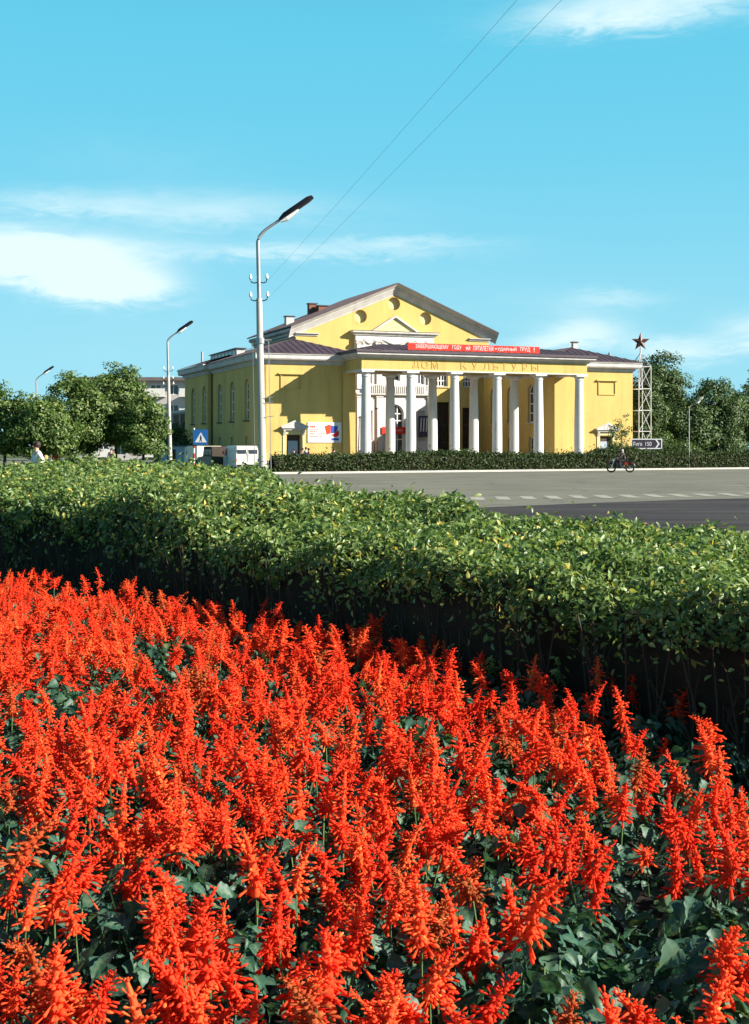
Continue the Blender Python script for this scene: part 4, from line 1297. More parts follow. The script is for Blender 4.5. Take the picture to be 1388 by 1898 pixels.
# pale blue trailer/kiosk behind the lamp
q0 = spot(330, 832, 122)
kk = empty('street_kiosk', (q0.x, 122, 0), 'pale grey blue kiosk with a dull red stripe behind the slim lamp', 'kiosk', None, R(4))
m = MB(); m.box(-1.5, 1.5, -1, 1, .1, 2.0); m.build('wall', mat('pale_blue_paint', (.36, .42, .50), .6, .08, 2), kk)
m = MB(); m.box(-1.6, 1.6, -1.15, 1.1, 2.003, 2.12); m.build('roof', ROOF, kk)
m = MB(); m.box(.1, 1.45, -1.015, -1.003, 1.28, 1.38); m.build('stripe', mat('dull_red', (.35, .10, .12), .7, .1, 4), kk)
m = MB(); m.box(-.9, -.15, -1.02, -1.003, .15, 1.7); m.build('door', DARKWOOD, kk)

# motorcycle and rider
MY = 97.0
mm = spot(1150, 832, MY)
mc = empty('motorcycle', (mm.x, MY, 0.0), 'dark motorcycle with red side panel riding left along the far kerb', 'motorcycle', None, R(176))
DARKP = mat('dark_bike_paint', (.05, .03, .03), .35, .1, 5)


def bike_wheel(x):
    m = MB(); R_, r_ = .30, .055; vs, fs = [], []
    for i in range(24):
        a = 2 * pi * i / 24
        for j in range(8):
            b = 2 * pi * j / 8; q = R_ + r_ * cos(b); vs.append((q * cos(a), r_ * sin(b), .355 + q * sin(a)))
    for i in range(24):
        for j in range(8): fs.append((i * 8 + j, ((i + 1) % 24) * 8 + j, ((i + 1) % 24) * 8 + (j + 1) % 8, i * 8 + (j + 1) % 8))
    m.add(vs, fs); o = m.build('wheel', RUBBER, mc, smooth=True); o.location = (x, 0, 0)
    s = MB()
    for k in range(10):
        a = 2 * pi * k / 10; s.tube([(0, 0, .355), (.28 * cos(a), 0, .355 + .28 * sin(a))], .007, 4)
    s.lathe([(.06, -.07), (.06, .07)], 10, (0, .355), 'y'); s.build('spokes', CHROME, o)


bike_wheel(-.68); bike_wheel(.68)
m = MB()
m.tube([(-.68, .07, .355), (-.1, .07, .42), (.3, .05, .45), (.45, .04, .78)], .025, 6); m.tube([(-.68, -.07, .355), (-.1, -.07, .42), (.3, -.05, .45), (.45, -.04, .78)], .025, 6)
m.tube([(-.55, 0, .72), (.45, 0, .80)], .03, 6); m.build('frame', DARKP, mc)
m = MB()
for y in (-.09, .09): m.tube([(.68, y, .355), (.45, y * .8, .98)], .025, 6)
m.tube([(.45, 0, .98), (.42, -.05, 1.05), (.36, -.33, 1.02), (.28, -.4, 1.02)], .016, 6); m.tube([(.45, 0, .98), (.42, .05, 1.05), (.36, .33, 1.02), (.28, .4, 1.02)], .016, 6); m.build('fork', CHROME, mc)
m = MB(); m.lathe([(.0, -.28), (.09, -.22), (.13, -.05), (.12, .12), (.05, .26)], 14, (0, .88), 'x'); o = m.build('fuel_tank', DARKP, mc, smooth=True); o.location = (.12, 0, 0)
m = MB(); m.box(-.80, -.10, -.16, .16, .78, .90); m.build('saddle', RUBBER, mc)
m = MB(); m.box(-.2, .26, -.17, .17, .30, .74); m.tube([(.1, .14, .4), (-.3, .16, .3), (-.8, .16, .34)], .04, 8); m.build('engine', mat('dark_engine', (.07, .065, .065), .5, .2, 8), mc)
m = MB(); m.box(-.52, -.26, -.22, -.14, .56, .76); m.box(-.52, -.26, .14, .22, .56, .76); m.build('side_panel', REDENAMEL, mc)
m = MB(); m.lathe([(.05, .44), (.09, .50), (.10, .58), (.02, .60)], 12, (0, .93), 'x'); m.build('headlight', PORCELAIN, mc, smooth=True)
for x in (-.68, .68):
    m = MB(); m.tube([(x + .385 * cos(a), 0, .355 + .385 * sin(a)) for a in [R(20 + 140 * k / 8) for k in range(9)]], .05, 6); m.build('mudguard', DARKP, mc, smooth=True)
m = MB(); m.box(-.93, -.86, -.05, .05, .66, .76); m.build('tail_light', REDENAMEL, mc)


# ================================================================== PEOPLE
def skin_body(name, verts, edges, radii, material, parent, root_i=0, sub=2):
    me = bpy.data.meshes.new(name); me.from_pydata(verts, edges, []); me.update()
    o = link(name, me, parent)
    o.modifiers.new('skin', 'SKIN')
    sv = me.skin_vertices[0].data
    for i, r in enumerate(radii):
        sv[i].radius = r if isinstance(r, tuple) else (r, r); sv[i].use_root = (i == root_i)
    ss = o.modifiers.new('sub', 'SUBSURF'); ss.levels = sub; ss.render_levels = sub
    dg = bpy.context.evaluated_depsgraph_get()
    nm = bpy.data.meshes.new_from_object(o.evaluated_get(dg))
    o.modifiers.clear(); o.data = nm
    nm.materials.clear(); nm.materials.append(material)
    nm.polygons.foreach_set('use_smooth', [True] * len(nm.polygons))
    return o


def person(name, loc, rotz, label, height, shirt, trousers, hair=HAIR, pose='stand', skirt=False, group=None):
    root = empty(name, loc, label, 'person', group, rotz)
    k = height / 1.72
    V = {'pel': (0, 0, .96), 'spi': (0, .005, 1.14), 'che': (0, .0, 1.34), 'nec': (0, .01, 1.49), 'chin': (0, .02, 1.55), 'hed': (0, .015, 1.63), 'top': (0, .01, 1.69)}
    if pose == 'stand':
        L = {'sh': (.17, 0, 1.42), 'el': (.23, -.02, 1.14), 'wr': (.24, .07, .90), 'ha': (.235, .10, .80), 'hi': (.09, 0, .92), 'kn': (.10, .02, .50), 'an': (.10, -.02, .09), 'to': (.12, .15, .03)}
        Rr_ = {a: (-b[0], b[1], b[2]) for a, b in L.items()}
    elif pose == 'walk':
        L = {'sh': (.17, 0, 1.42), 'el': (.22, .09, 1.16), 'wr': (.20, .25, .98), 'ha': (.19, .32, .91), 'hi': (.09, 0, .92), 'kn': (.09, -.05, .50), 'an': (.09, -.33, .15), 'to': (.09, -.22, .03)}
        Rr_ = {'sh': (-.17, 0, 1.42), 'el': (-.23, -.12, 1.15), 'wr': (-.23, -.10, .90), 'ha': (-.22, -.08, .81), 'hi': (-.09, 0, .92), 'kn': (-.09, .18, .53), 'an': (-.09, .22, .09), 'to': (-.09, .38, .04)}
    else:  # riding
        V = {'pel': (0, -.28, .95), 'spi': (0, -.25, 1.12), 'che': (0, -.17, 1.31), 'nec': (0, -.12, 1.45), 'chin': (0, -.08, 1.51), 'hed': (0, -.08, 1.58), 'top': (0, -.08, 1.64)}
        L = {'sh': (.18, -.15, 1.38), 'el': (.33, .02, 1.18), 'wr': (.36, .24, 1.06), 'ha': (.37, .33, 1.05), 'hi': (.10, -.26, .93), 'kn': (.22, .16, .78), 'an': (.20, .02, .36), 'to': (.20, .17, .32)}
        Rr_ = {a: (-b[0], b[1], b[2]) for a, b in L.items()}
    names = list(V) + ['L' + a for a in L] + ['R' + a for a in Rr_]
    P = {**V, **{'L' + a: b for a, b in L.items()}, **{'R' + a: b for a, b in Rr_.items()}}
    rad = {'pel': (.15, .10), 'spi': (.125, .09), 'che': (.15, .10), 'nec': .052, 'chin': (.062, .068), 'hed': (.078, .092), 'top': (.055, .065), 'sh': .058, 'el': .04, 'wr': .027, 'ha': (.022, .042), 'hi': .085, 'kn': .055, 'an': .036, 'to': (.04, .024)}
    E = [('pel', 'spi'), ('spi', 'che'), ('che', 'nec'), ('nec', 'chin'), ('chin', 'hed'), ('hed', 'top')]
    for s in 'LR': E += [('che', s + 'sh'), (s + 'sh', s + 'el'), (s + 'el', s + 'wr'), (s + 'wr', s + 'ha'), ('pel', s + 'hi'), (s + 'hi', s + 'kn'), (s + 'kn', s + 'an'), (s + 'an', s + 'to')]
    idx = {n: i for i, n in enumerate(names)}
    sc = lambda p: tuple(c * k for c in p)
    gr = lambda n, f=1.0, a=0.0: tuple(q * k * f + a for q in (rad[n.lstrip('LR') if n not in V else n] if isinstance(rad[n.lstrip('LR') if n not in V else n], tuple) else (rad[n.lstrip('LR') if n not in V else n],) * 2))
    skin_body('body', [sc(P[n]) for n in names], [(idx[a], idx[b]) for a, b in E], [gr(n) for n in names], SKIN, root)
    def sub(nm, keep, mt, f, add, ends={}):
        ii = {n: i for i, n in enumerate(keep)}
        skin_body(nm, [sc(ends.get(n, P[n])) for n in keep], [(ii[a], ii[b]) for a, b in E if a in ii and b in ii], [gr(n, f, add) for n in keep], mt, root)
    lerp = lambda a, b, t: tuple(x + (y - x) * t for x, y in zip(P[a], P[b]))
    sub('shirt', ['pel', 'spi', 'che', 'Lsh', 'Lel', 'Lwr', 'Rsh', 'Rel', 'Rwr'], shirt, 1.08, .012)
    if skirt:
        m = MB(); m.lathe([(.15 * k, 1.0 * k), (.19 * k, .85 * k), (.25 * k, .52 * k)], 16, (P['pel'][0], P['pel'][1])); m.build('skirt', trousers, root, smooth=True)
    else:
        sub('trousers', ['pel', 'Lhi', 'Lkn', 'Lan', 'Rhi', 'Rkn', 'Ran'], trousers, 1.1, .010)
    for s in 'LR':
        a, t = Vector(sc(P[s + 'an'])), Vector(sc(P[s + 'to']))
        m = MB(); d = (t - a); d.z = 0; d.normalize()
        m.tube([a - d * .05 * k + Vector((0, 0, -.02)), a + Vector((0, 0, -.015)), (a + t) / 2, t + d * .03], [.045 * k, .052 * k, .048 * k, .03 * k], 8); m.build('shoe', BLACKMET, root, smooth=True)
    h = Vector(sc(P['hed']))
    m = MB(); m.lathe([(.005, .118), (.05, .108), (.085, .07), (.098, .02), (.094, -.03), (.07, -.075)], 14)
    hr = m.build('hair', hair, root, smooth=True); hr.location = h + Vector((0, -.018, .012)) * k; hr.scale = (k * .95, k * 1.08, k)
    m = MB(); m.tube([(0, .088, .0), (0, .115, -.03), (0, .092, -.038)], [.010, .016, .010], 6)
    ns = m.build('nose', SKIN, root, smooth=True); ns.location = h; ns.scale = (k,) * 3
    m = MB()
    for s in (-1, 1): m.lathe([(.004, .084), (.012, .089), (.004, .094)], 8, (s * .032, .008), 'y')
    ey = m.build('eyes', BLACKMET, root); ey.location = h; ey.scale = (k,) * 3
    m = MB(); m.box(-.025, .025, .084, .094, -.058, -.05); mo = m.build('mouth', REDENAMEL, root); mo.location = h; mo.scale = (k,) * 3
    return root


C = lambda n, c: mat(n, c, .85, .1, 6)
rider = person('person', (mm.x + .03, MY, 0.02), R(86), 'rider in dark jacket and pale helmet astride the motorcycle', 1.72, C('dark_jacket', (.06, .05, .055)), C('dark_trousers', (.03, .03, .035)), C('pale_helmet', (.45, .42, .45)), 'ride')


def hp(px, py, Y):      # height of a person whose head top shows at py
    return CAM_H + (832 - py) / F * Y


p = spot(85, 832, 47)
person('person.001', (p.x, 47, .06), R(150), 'person in dark top with pale sleeves waist deep behind the far left hedge end', hp(85, 848, 47), C('blue_grey_top', (.16, .20, .24)), C('brown_skirt', (.10, .05, .03)), C('fair_hair', (.42, .26, .11)), 'walk', True)
p = spot(69, 832, 43)
person('person.002', (p.x, 43, .0), R(120), 'person in white shirt at the left end of the near hedge', hp(69, 820, 43) , C('white_shirt', (.75, .73, .70)), C('grey_trousers', (.12, .12, .14)), HAIR, 'walk')
p = spot(104, 832, 84); person('person.003', (p.x, 84, .06), R(200), 'person in orange top under the left trees', 1.62, C('orange_top', (.75, .16, .03)), C('tan_skirt', (.55, .45, .2)), HAIR, 'stand', True)
p = spot(206, 832, 96); person('person.004', (p.x, 96, .06), R(180), 'person in dark clothes with pale bag seen under the middle left tree', 1.70, C('dark_coat', (.05, .04, .06)), C('dark_trousers', (.03, .03, .035)), HAIR, 'walk')
p = spot(211, 832, 97); person('person.005', (p.x, 97, .06), R(170), 'person in pale pink top beside the dark clothed walker under the trees', 1.62, C('pink_top', (.6, .4, .36)), C('navy_skirt', (.04, .04, .09)), HAIR, 'stand', True)
for i, (px, Y, shirt, tr, h, lab, pose) in enumerate((
        (545, 107.5, C('navy_top', (.02, .03, .10)), C('dark_trousers', (.03, .03, .035)), 1.58, 'person in navy standing before the left wing door', 'stand'),
        (561, 106.5, C('grey_brown_coat', (.16, .11, .09)), C('dark_trousers', (.03, .03, .035)), 1.66, 'person in grey brown coat just right of the left wing door', 'walk'),
        (567, 107, C('blue_dress', (.05, .09, .20)), C('blue_skirt', (.05, .09, .20)), 1.74, 'person in blue with pale collar between two companions by the poster', 'stand'),
        (572, 106.4, C('dark_red_coat', (.16, .025, .02)), C('dark_trousers', (.03, .03, .035)), 1.66, 'person in dark red coat nearest the wall poster', 'walk'),
        (619, 109, C('plum_coat', (.10, .05, .08)), C('dark_trousers', (.03, .03, .035)), 1.62, 'person in plum coat standing alone in the shade under the poster', 'stand'))):
    q = spot(px, 832, Y)
    person('person.%03d' % (6 + i), (q.x, Y, .13), R(150 + 40 * i), lab, h, shirt, tr, HAIR, pose)

# ================================================================== BACKGROUND BUILDING
AY = 190.0
a0 = spot(138, 832, AY).x; a1 = -20.0
ab = empty('apartment_block', ((a0 + a1) / 2, AY, 0), 'pale flat roofed apartment block behind the left trees', 'building')
W2 = (a1 - a0) / 2
APW = mat('pale_panel', (.50, .46, .44), .9, .1, .6)
holes = []
for fl_ in range(4):
    for k in range(9):
        x = -W2 + 1.6 + k * (2 * W2 - 2.6) / 8.2
        holes.append(rect(x - .75, x + .75, .9 + fl_ * 2.9, 2.35 + fl_ * 2.9))
wall('wall', rect(-W2, W2, 0, 11.6), holes, fx(0), .25, APW, ab, 9)
for h in holes: window(ab, h, fx(0), .2, ((h[0][0] + h[1][0]) / 2,), (), frame_w=.08)
m = MB(); m.box(-W2 - .5, W2 + .5, -.9, 9.4, 11.603, 12.1); m.build('roof', mat('dark_parapet', (.16, .13, .12), .9, .2, 1), ab)
for fl_ in range(4):
    for k in (1, 4, 6, 7):
        x = -W2 + 1.6 + k * (2 * W2 - 2.6) / 8.2
        m = MB(); m.box(x - 1.5, x + 1.5, -1.3, -.003, .55 + fl_ * 2.9, .70 + fl_ * 2.9); bl = m.build('balcony', mat('balcony_slab', (.35, .32, .30), .9, .1, 2), ab)
        m = MB(); m.box(x - 1.5, x + 1.5, -1.36, -1.303, .55 + fl_ * 2.9, 1.75 + fl_ * 2.9); m.build('balcony_front', mat('balcony_white', (.70, .67, .60), .8, .1, 2), bl)

# ================================================================== TREES AND SHRUBS
def px_tree(name, label, px, top, Y, wpx, hpx, leaf, mats, ncl, per, clr, seed, trunk=.13, group=None, cat='tree', shell=.45, base=0.06):
    """a tree whose crown shows wpx wide and hpx high, its top at pixel row `top`"""
    s = Y / F
    z = CAM_H + (832 - top) * s
    q = spot(px, 832, Y)
    return tree(name, label, (q.x, Y, base), z - base, (wpx / 2 * s, wpx / 2 * s * .9, hpx / 2 * s), leaf, mats, ncl, per, clr, seed, trunk, None, group, cat, shell)


GT = 'trees beside the side street'
px_tree('broadleaf_tree', 'tallest bushy green tree of the left group, next to the slim lamp', 212, 680, 84, 136, 160, .17, TREE_LEAF, 190, 84, .62, 11, .12, GT)
px_tree('broadleaf_tree.001', 'round topped tree left of the tallest in the left group', 138, 703, 82, 134, 150, .17, TREE_LEAF, 180, 84, .62, 12, .11, GT)
px_tree('broadleaf_tree.002', 'lower tree at the left end of the street side trees', 76, 738, 79, 124, 120, .17, TREE_LEAF, 150, 80, .6, 13, .10, GT)
px_tree('broadleaf_tree.003', 'low right hand tree of the left group, leaning towards the slim lamp', 264, 738, 82, 96, 112, .17, TREE_LEAF, 130, 78, .55, 14, .10, GT)
px_tree('broadleaf_tree.004', 'far left tree cut by the picture edge', 8, 720, 80, 120, 130, .2, TREE_LEAF, 110, 58, .6, 15, .11, GT)
px_tree('broadleaf_tree.005', 'darker tree seen behind the slim lamp against the brown annex', 318, 788, 126, 70, 66, .22, DARK_LEAF, 60, 50, .7, 16, .1, GT)
GR = 'trees right of the hall'
px_tree('tall_tree', 'tall dense tree behind the star tower', 1222, 655, 142, 100, 215, .24, DARK_LEAF, 260, 95, 1.0, 21, .22, GR, 'tree', .35)
px_tree('tall_tree.001', 'dense tree at the right edge, rising beside the pale arm lamp', 1326, 706, 140, 104, 165, .24, DARK_LEAF, 200, 90, 1.0, 22, .2, GR, 'tree', .35)
px_tree('tall_tree.002', 'lower tree between the two tall trees on the right', 1272, 735, 138, 92, 125, .24, DARK_LEAF, 160, 85, .95, 23, .18, GR, 'tree', .35)
px_tree('tall_tree.003', 'outermost tree at the far right', 1400, 690, 150, 110, 180, .28, DARK_LEAF, 140, 70, 1.1, 24, .2, GR, 'tree', .35)
px_tree('tall_tree.004', 'dark tree low behind the lattice tower', 1198, 700, 134, 66, 160, .23, DARK_LEAF, 150, 80, .85, 25, .18, GR, 'tree', .35)
px_tree('young_tree', 'young thin branched tree in front of the right wing door', 1152, 765, 119.5, 44, 84, .15, DARK_LEAF, 46, 26, .42, 31, .05, None, 'tree', .3, .13)

GS = 'shrubs around the square'


def px_shrub(name, label, px, top, Y, wpx, hpx, leaf, mats, ncl, per, clr, seed, base=.06):
    return px_tree(name, label, px, top, Y, wpx, hpx, leaf, mats, ncl, per, clr, seed, .03, GS, 'shrub', .35, base)


px_shrub('shrub', 'bright green shrub under the left trees, below their trunks', 168, 842, 66, 110, 62, .13, HEDGE_LEAF, 90, 60, .3, 41)
px_shrub('shrub.001', 'bright green shrub at the foot of the tallest left tree', 226, 848, 68, 80, 52, .13, HEDGE_LEAF, 70, 60, .3, 42)
px_shrub('shrub.002', 'low green shrub near the white shirted person', 118, 856, 58, 80, 56, .12, HEDGE_LEAF, 70, 60, .27, 43)
px_shrub('shrub.003', 'dark rounded bush against the right wing door', 1128, 829, 114, 64, 42, .16, DARK_LEAF, 60, 55, .42, 44, .13)
px_shrub('shrub.004', 'dark bush rising over the far hedge before the middle columns', 850, 832, 103, 60, 44, .15, DARK_LEAF, 60, 55, .4, 45, .13)
px_shrub('shrub.005', 'shrub below the right trees near the direction sign', 1268, 812, 128, 70, 60, .2, DARK_LEAF, 60, 55, .6, 46, .13)
px_shrub('shrub.006', 'bush between tower and right trees', 1226, 800, 130, 60, 72, .2, DARK_LEAF, 60, 55, .6, 47, .13)

# ================================================================== HEDGES
r_, n1 = hedge('near_hedge', 'wide leafy green hedge running from the left street corner to the near right',
      [(5.0, 2.6), (3.2, 5.0), (1.75, 6.9), (.80, 8.2), (-.42, 10.3), (-1.5, 12.1), (-3.3, 15.2), (-6.5, 18.5), (-11, 23), (-17, 28)],
      [(9.4, 8.2), (6.2, 10.0), (3.05, 11.9), (1.10, 12.9), (.28, 15.0), (-1.03, 18.6), (-2.0, 25), (-2.6, 30), (-6.2, 41), (-12, 31.5)],
      .85, HEDGE_LEAF, lambda d: np.clip(d * .0022 + .020, .036, .12), 1.7, n_i=170, n_j=40, round_r=.24, seed=3, bump=.17,
      hfun=lambda x, y: .92 + .20 * min(max((y - 9) / 9, 0), 1) + .13 * math.exp(-((y - 14.2) / 1.3) ** 2) - .06 * math.exp(-((y - 12.2) / .7) ** 2))
m = MB()
fl_pts = resample([(3.2, 5.0), (1.75, 6.9), (.80, 8.2), (-.42, 10.3), (-1.5, 12.1), (-3.3, 15.2), (-6.5, 18.5)], 420)
for k in range(420):
    x, y = fl_pts[k] + rng.normal(size=2) * .07
    z = rng.uniform(.35, .85); dx, dy = rng.normal(size=2) * .09
    m.tube([(x, y, .02), (x + dx * .5, y + dy * .5, z * .55), (x + dx - .03, y + dy - .02, z)], [.010, .007, .003], 4)
    if k % 2: m.tube([(x + dx * .5, y + dy * .5, z * .55), (x + dx * .5 - rng.uniform(-.06, .16), y + dy - rng.uniform(0, .1), z * .8)], [.005, .002], 3)
st_o = m.build('bare_stems', mat('hedge_stem_bark', (.055, .04, .027), .9, .3, 12), r_)
st_o['kind'] = 'stuff'
hb = lambda t: (kerb_a[0] + .6 + (kerb_b[0] - kerb_a[0] - .6) * t, kerb_a[1] + 1.0 + (kerb_b[1] - kerb_a[1]) * t)
fr = [hb(t) for t in np.linspace(0, 1, 9)]
bk = [(x - .55, y + 1.5) for x, y in fr]
r_, n2 = hedge('far_hedge', 'long clipped dark hedge along the kerb in front of the hall', fr, bk, 1.22, FARHEDGE_LEAF, lambda d: np.full_like(d, .15), 2.2, n_i=240, n_j=7, round_r=.2, seed=9, bump=.10, detail_near=False, bare=False,
      hfun=lambda x, y: 1.20 + .10 * sin(x * .35) + (.22 if 18 < x < 22 else 0) + .004 * max(x, 0))

# ================================================================== THE FLOWER BED
def spike_mesh(seed, n_wh=13, length=.15, rmax=.026):
    """a salvia spike: whorls of slender two-lipped tubes over red calyces, closing to a bud tip"""
    g = np.random.default_rng(seed)
    V, T = [], []
    tri = np.array([[0, 1, 2], [0, 2, 3], [0, 3, 4], [0, 4, 1], [5, 2, 1], [5, 3, 2], [5, 4, 3], [5, 1, 4]])
    bend = g.normal(size=2) * .02
    side = g.random() * 6.28
    k = 0
    for i in range(n_wh):
        t = i / (n_wh - 1)
        z = t * length + g.normal() * .002
        r = rmax * (1 - .70 * t ** 2.2)
        m = 8 if t < .75 else 5
        a0 = g.random() * 6.28
        sparse = g.random() < .18
        for j in range(m):
            if g.random() < (.35 if sparse else .06): continue
            a = a0 + 2 * pi * j / m + g.normal() * .3
            f = (.75 + .55 * g.random()) * (1 + .18 * cos(a - side))
            up = -.15 + .95 * t + g.normal() * .28
            d = np.array([cos(a), sin(a), up]); d /= np.linalg.norm(d)
            L = r * f * 1.25; w = (.0040 + .0042 * (1 - t)) * (.8 + .4 * g.random())
            c = np.array([bend[0] * t * t * 2, bend[1] * t * t * 2, z])
            s = np.cross(d, [0, 0, 1.0]); s /= np.linalg.norm(s) + 1e-9
            u = np.cross(s, d)
            for q, (st, en, ww, fat) in enumerate(((.0, .60, 1.05, .5), (.30, 1.25, .60, .86))):   # calyx, corolla
                if q and g.random() < .22: continue
                p0 = c + d * L * st; p1 = c + d * L * en - np.array([0, 0, .35 * L * q * (1 - t)])
                mid = p0 + (p1 - p0) * fat
                V += [p0, mid + s * w * ww, mid + u * w * ww, mid - s * w * ww, mid - u * w * ww * .9, p1]
                T.append(tri + k); k += 6
    ns = 7
    for i in range(ns):
        t0, t1 = i / ns, (i + 1) / ns
        for t, rr_ in ((t0, 1), (t1, 1)):
            rr_ = rmax * .42 * (1 - .75 * t ** 2)
            V += [np.array([bend[0] * t * t * 2 + rr_ * cos(q * pi / 3 + i), bend[1] * t * t * 2 + rr_ * sin(q * pi / 3 + i), t * length]) for q in range(6)]
        T.append(np.array([[k + q, k + (q + 1) % 6, k + 6 + (q + 1) % 6] for q in range(6)] + [[k + q, k + 6 + (q + 1) % 6, k + 6 + q] for q in range(6)])); k += 12
    me = tri_mesh('flower_spike', np.array(V), np.concatenate(T), [FLOWER, STEM])
    bm = bmesh.new(); bm.from_mesh(me)
    ring = [[bm.verts.new((.0028 * cos(2 * pi * q / 4), .0028 * sin(2 * pi * q / 4), z)) for q in range(4)] for z in (-.16, length * .5)]
    for q in range(4):
        f = bm.faces.new((ring[0][q], ring[0][(q + 1) % 4], ring[1][(q + 1) % 4], ring[1][q])); f.material_index = 1
    bm.to_mesh(me); bm.free()
    return me


def foliage_mesh(seed, n=74, spread=.17, h=.33, big=1.0):
    g = np.random.default_rng(seed)
    a = g.random(n) * 6.283; r = spread * np.sqrt(g.random(n)); z = h * (.25 + .75 * g.random(n) ** .7) * (1 - .35 * (r / spread) ** 2)
    P = np.stack([r * np.cos(a), r * np.sin(a), z], 1)
    out = np.stack([np.cos(a), np.sin(a), np.zeros(n)], 1)
    N = out * .55 + np.array([0, 0, .9]) + g.normal(size=(n, 3)) * .30
    L = g.uniform(.045, .082, n) * big
    V, T, vn = salvia_leaves(P, N, L, L * .74, out * 1.6, g)
    me = tri_mesh('foliage', V, T, [SALVIA_LEAF, STEM], smooth=True)
    me.attributes.new('vein', 'FLOAT', 'POINT').data.foreach_set('value', vn.astype(np.float32))
    bm = bmesh.new(); bm.from_mesh(me)
    for k in range(4):
        b = g.random() * 6.28; q = .1 * g.random() + .03; tip = (q * cos(b) * 1.3, q * sin(b) * 1.3, h * .72)
        r0 = [bm.verts.new((q * .3 * cos(b) + .004 * cos(2.09 * j), q * .3 * sin(b) + .004 * sin(2.09 * j), 0)) for j in range(3)]
        r1 = [bm.verts.new((tip[0] + .003 * cos(2.09 * j), tip[1] + .003 * sin(2.09 * j), tip[2])) for j in range(3)]
        for j in range(3):
            f = bm.faces.new((r0[j], r0[(j + 1) % 3], r1[(j + 1) % 3], r1[j])); f.material_index = 1
    bm.to_mesh(me); bm.free()
    return me


def salvia_leaves(P, N, L, W, up, g):
    n = len(P); NS = 9
    N = N / np.linalg.norm(N, axis=1, keepdims=True)
    rv = up + g.normal(size=(n, 3)) * .5
    T = rv - N * np.sum(rv * N, axis=1, keepdims=True); T /= np.linalg.norm(T, axis=1, keepdims=True) + 1e-9
    B = np.cross(N, T)
    L = L[:, None]; W = W[:, None]
    curl = g.uniform(.1, .75, (n, 1)); fold = g.uniform(.05, .32, (n, 1)); twist = g.normal(size=(n, 1)) * .35
    verts, vein = [], []
    for i in range(NS):
        t = i / (NS - 1)
        half = .5 * math.sin(pi * min(t * 1.18, 1) ** .62) if t < .85 else .5 * math.sin(pi * min(.85 * 1.18, 1) ** .62) * (1 - t) / .15
        half = max(half, 0) * (1.0 if i % 2 == 0 else .84)
        mid = P + T * L * (t - .15) - N * L * curl * t * t * .55
        for q, j in enumerate((-1, -.5, 0, .5, 1)):
            quilt = .035 * (1 if (i % 2) else -1) * (1 if abs(j) == .5 else 0)
            verts.append(mid + B * W * half * j + N * (W * half * abs(j) * fold * 1.4 + L * quilt + W * j * twist * t * .3))
            vein.append(1.0 if j == 0 else (.62 if (i % 2 == 0 and abs(j) == .5) else .15))
    V = np.stack(verts, 1).reshape(-1, 3)
    tri = []
    for i in range(NS - 1):
        for q in range(4):
            a, b, c, d = i * 5 + q, i * 5 + q + 1, (i + 1) * 5 + q + 1, (i + 1) * 5 + q
            tri += [[a, b, c], [a, c, d]]
    K = NS * 5
    idx = (np.array(tri)[None] + (np.arange(n) * K)[:, None, None]).reshape(-1, 3)
    return V, idx, np.tile(np.array(vein), n)


SPIKES = [spike_mesh(100 + i, n_wh=9 + i % 6, length=.085 + .0135 * (i % 7), rmax=.025 + .0034 * (i % 4)) for i in range(16)]
FOLS = [foliage_mesh(200 + i) for i in range(8)]
BIGF = [foliage_mesh(230 + i, 120, .21, .38, 1.12) for i in range(4)]
EDGE = [(-20, 16.5), (-4.6, 14.3), (-3.3, 13.0), (-1.6, 11.1), (-.9, 10.2), (.2, 8.9), (.62, 8.0), (.95, 7.0), (1.25, 6.0), (1.55, 5.2), (2.3, 3.6), (3.2, 2.2)]
# right-hand limit of the bed for a given distance
ey = [p[1] for p in EDGE][::-1]; ex = [p[0] for p in EDGE][::-1]


def bed_edge(y): return float(np.interp(y, ey, ex))


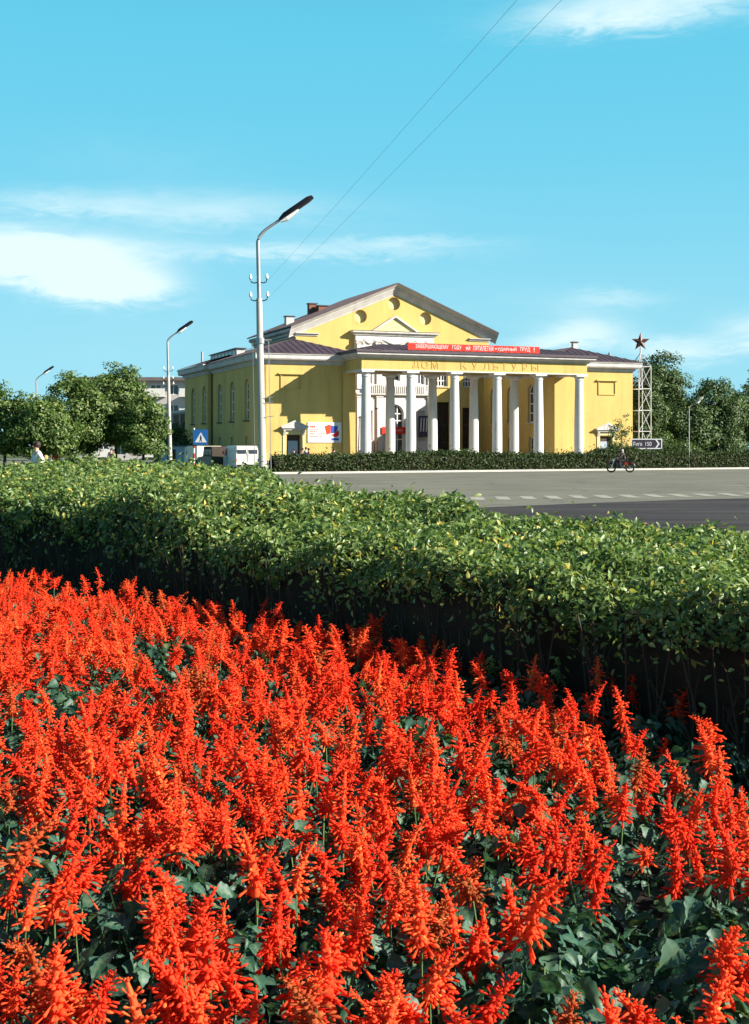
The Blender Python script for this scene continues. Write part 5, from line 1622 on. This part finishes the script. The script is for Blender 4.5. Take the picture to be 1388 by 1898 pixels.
g = random.Random(5)
plants = []
y = 2.35
row = 0
while y < 14.0:
    half = (y * 694 / F) + .2
    x1 = min(bed_edge(y) + .5, half); x0 = -half
    st_ = .34
    x = x0 + (row % 2) * st_ / 2 + g.random() * .05
    while x < x1:
        plants.append((x + g.uniform(-.06, .06), y + g.uniform(-.06, .06)))
        x += st_
    y += .305; row += 1
print('plants', len(plants))
GB = 'red salvias massed in the flower bed'
GL = 'salvias without open spikes'


def leafy(x, y):
    px = 694 + F * x / y; py = 832 + F * (CAM_H - .40) / y
    for cx, cy, rx, ry in ((1115, 1740, 250, 108), (1170, 1860, 190, 70), (960, 1235, 60, 30), (88, 1630, 75, 85), (108, 1300, 62, 46), (290, 1215, 40, 45), (740, 1345, 40, 30), (545, 1540, 32, 55), (285, 1625, 34, 60)):
        if ((px - cx) / rx) ** 2 + ((py - cy) / ry) ** 2 < 1: return True
    return False


for i, (x, y) in enumerate(plants):
    lf_ = leafy(x, y)
    fringe = x > bed_edge(y) - .12
    me = (BIGF if lf_ else FOLS)[g.randrange(4 if lf_ else 8)]
    o = link('salvia_plant', me, None, (x, y, .03), g.random() * 6.28)
    s = g.uniform(.92, 1.12); o.scale = (s, s, s * (1.05 if lf_ else 1))
    if lf_: tag(o, 'leafy green salvia with hardly a red spike, in a gap of the flower bed', 'flower plant', GL)
    else: tag(o, 'bushy salvia with upright scarlet flower spikes over green leaves, in the flower bed', 'flower plant', GB)
    far = max(0, (y - 6) / 8)
    dense = float(vnoise(np.array([x + 20]), np.array([y]), .55, 77)[0])
    nsp = g.choice((0, 0, 1)) if lf_ else (g.randint(6, 8) if dense > .44 else g.randint(3, 5))
    if fringe: nsp = g.choice((0, 1, 2, 2, 3))
    elif not lf_ and g.random() < .06: nsp = 2
    for k in range(nsp):
        a = g.random() * 6.28; r = .185 * math.sqrt(g.random())
        f = link('flower_spike', SPIKES[g.randrange(16)], o, (r * cos(a), r * sin(a), .30 + g.uniform(-.09, .085)))
        lean = g.uniform(.0, .30)
        f.rotation_euler = (lean * cos(a + 1.57) * 1.0, lean * sin(a + 1.57), g.random() * 6.28)
        q = g.uniform(.8, 1.2); f.scale = (q * g.uniform(.9, 1.15), q * g.uniform(.9, 1.15), q)
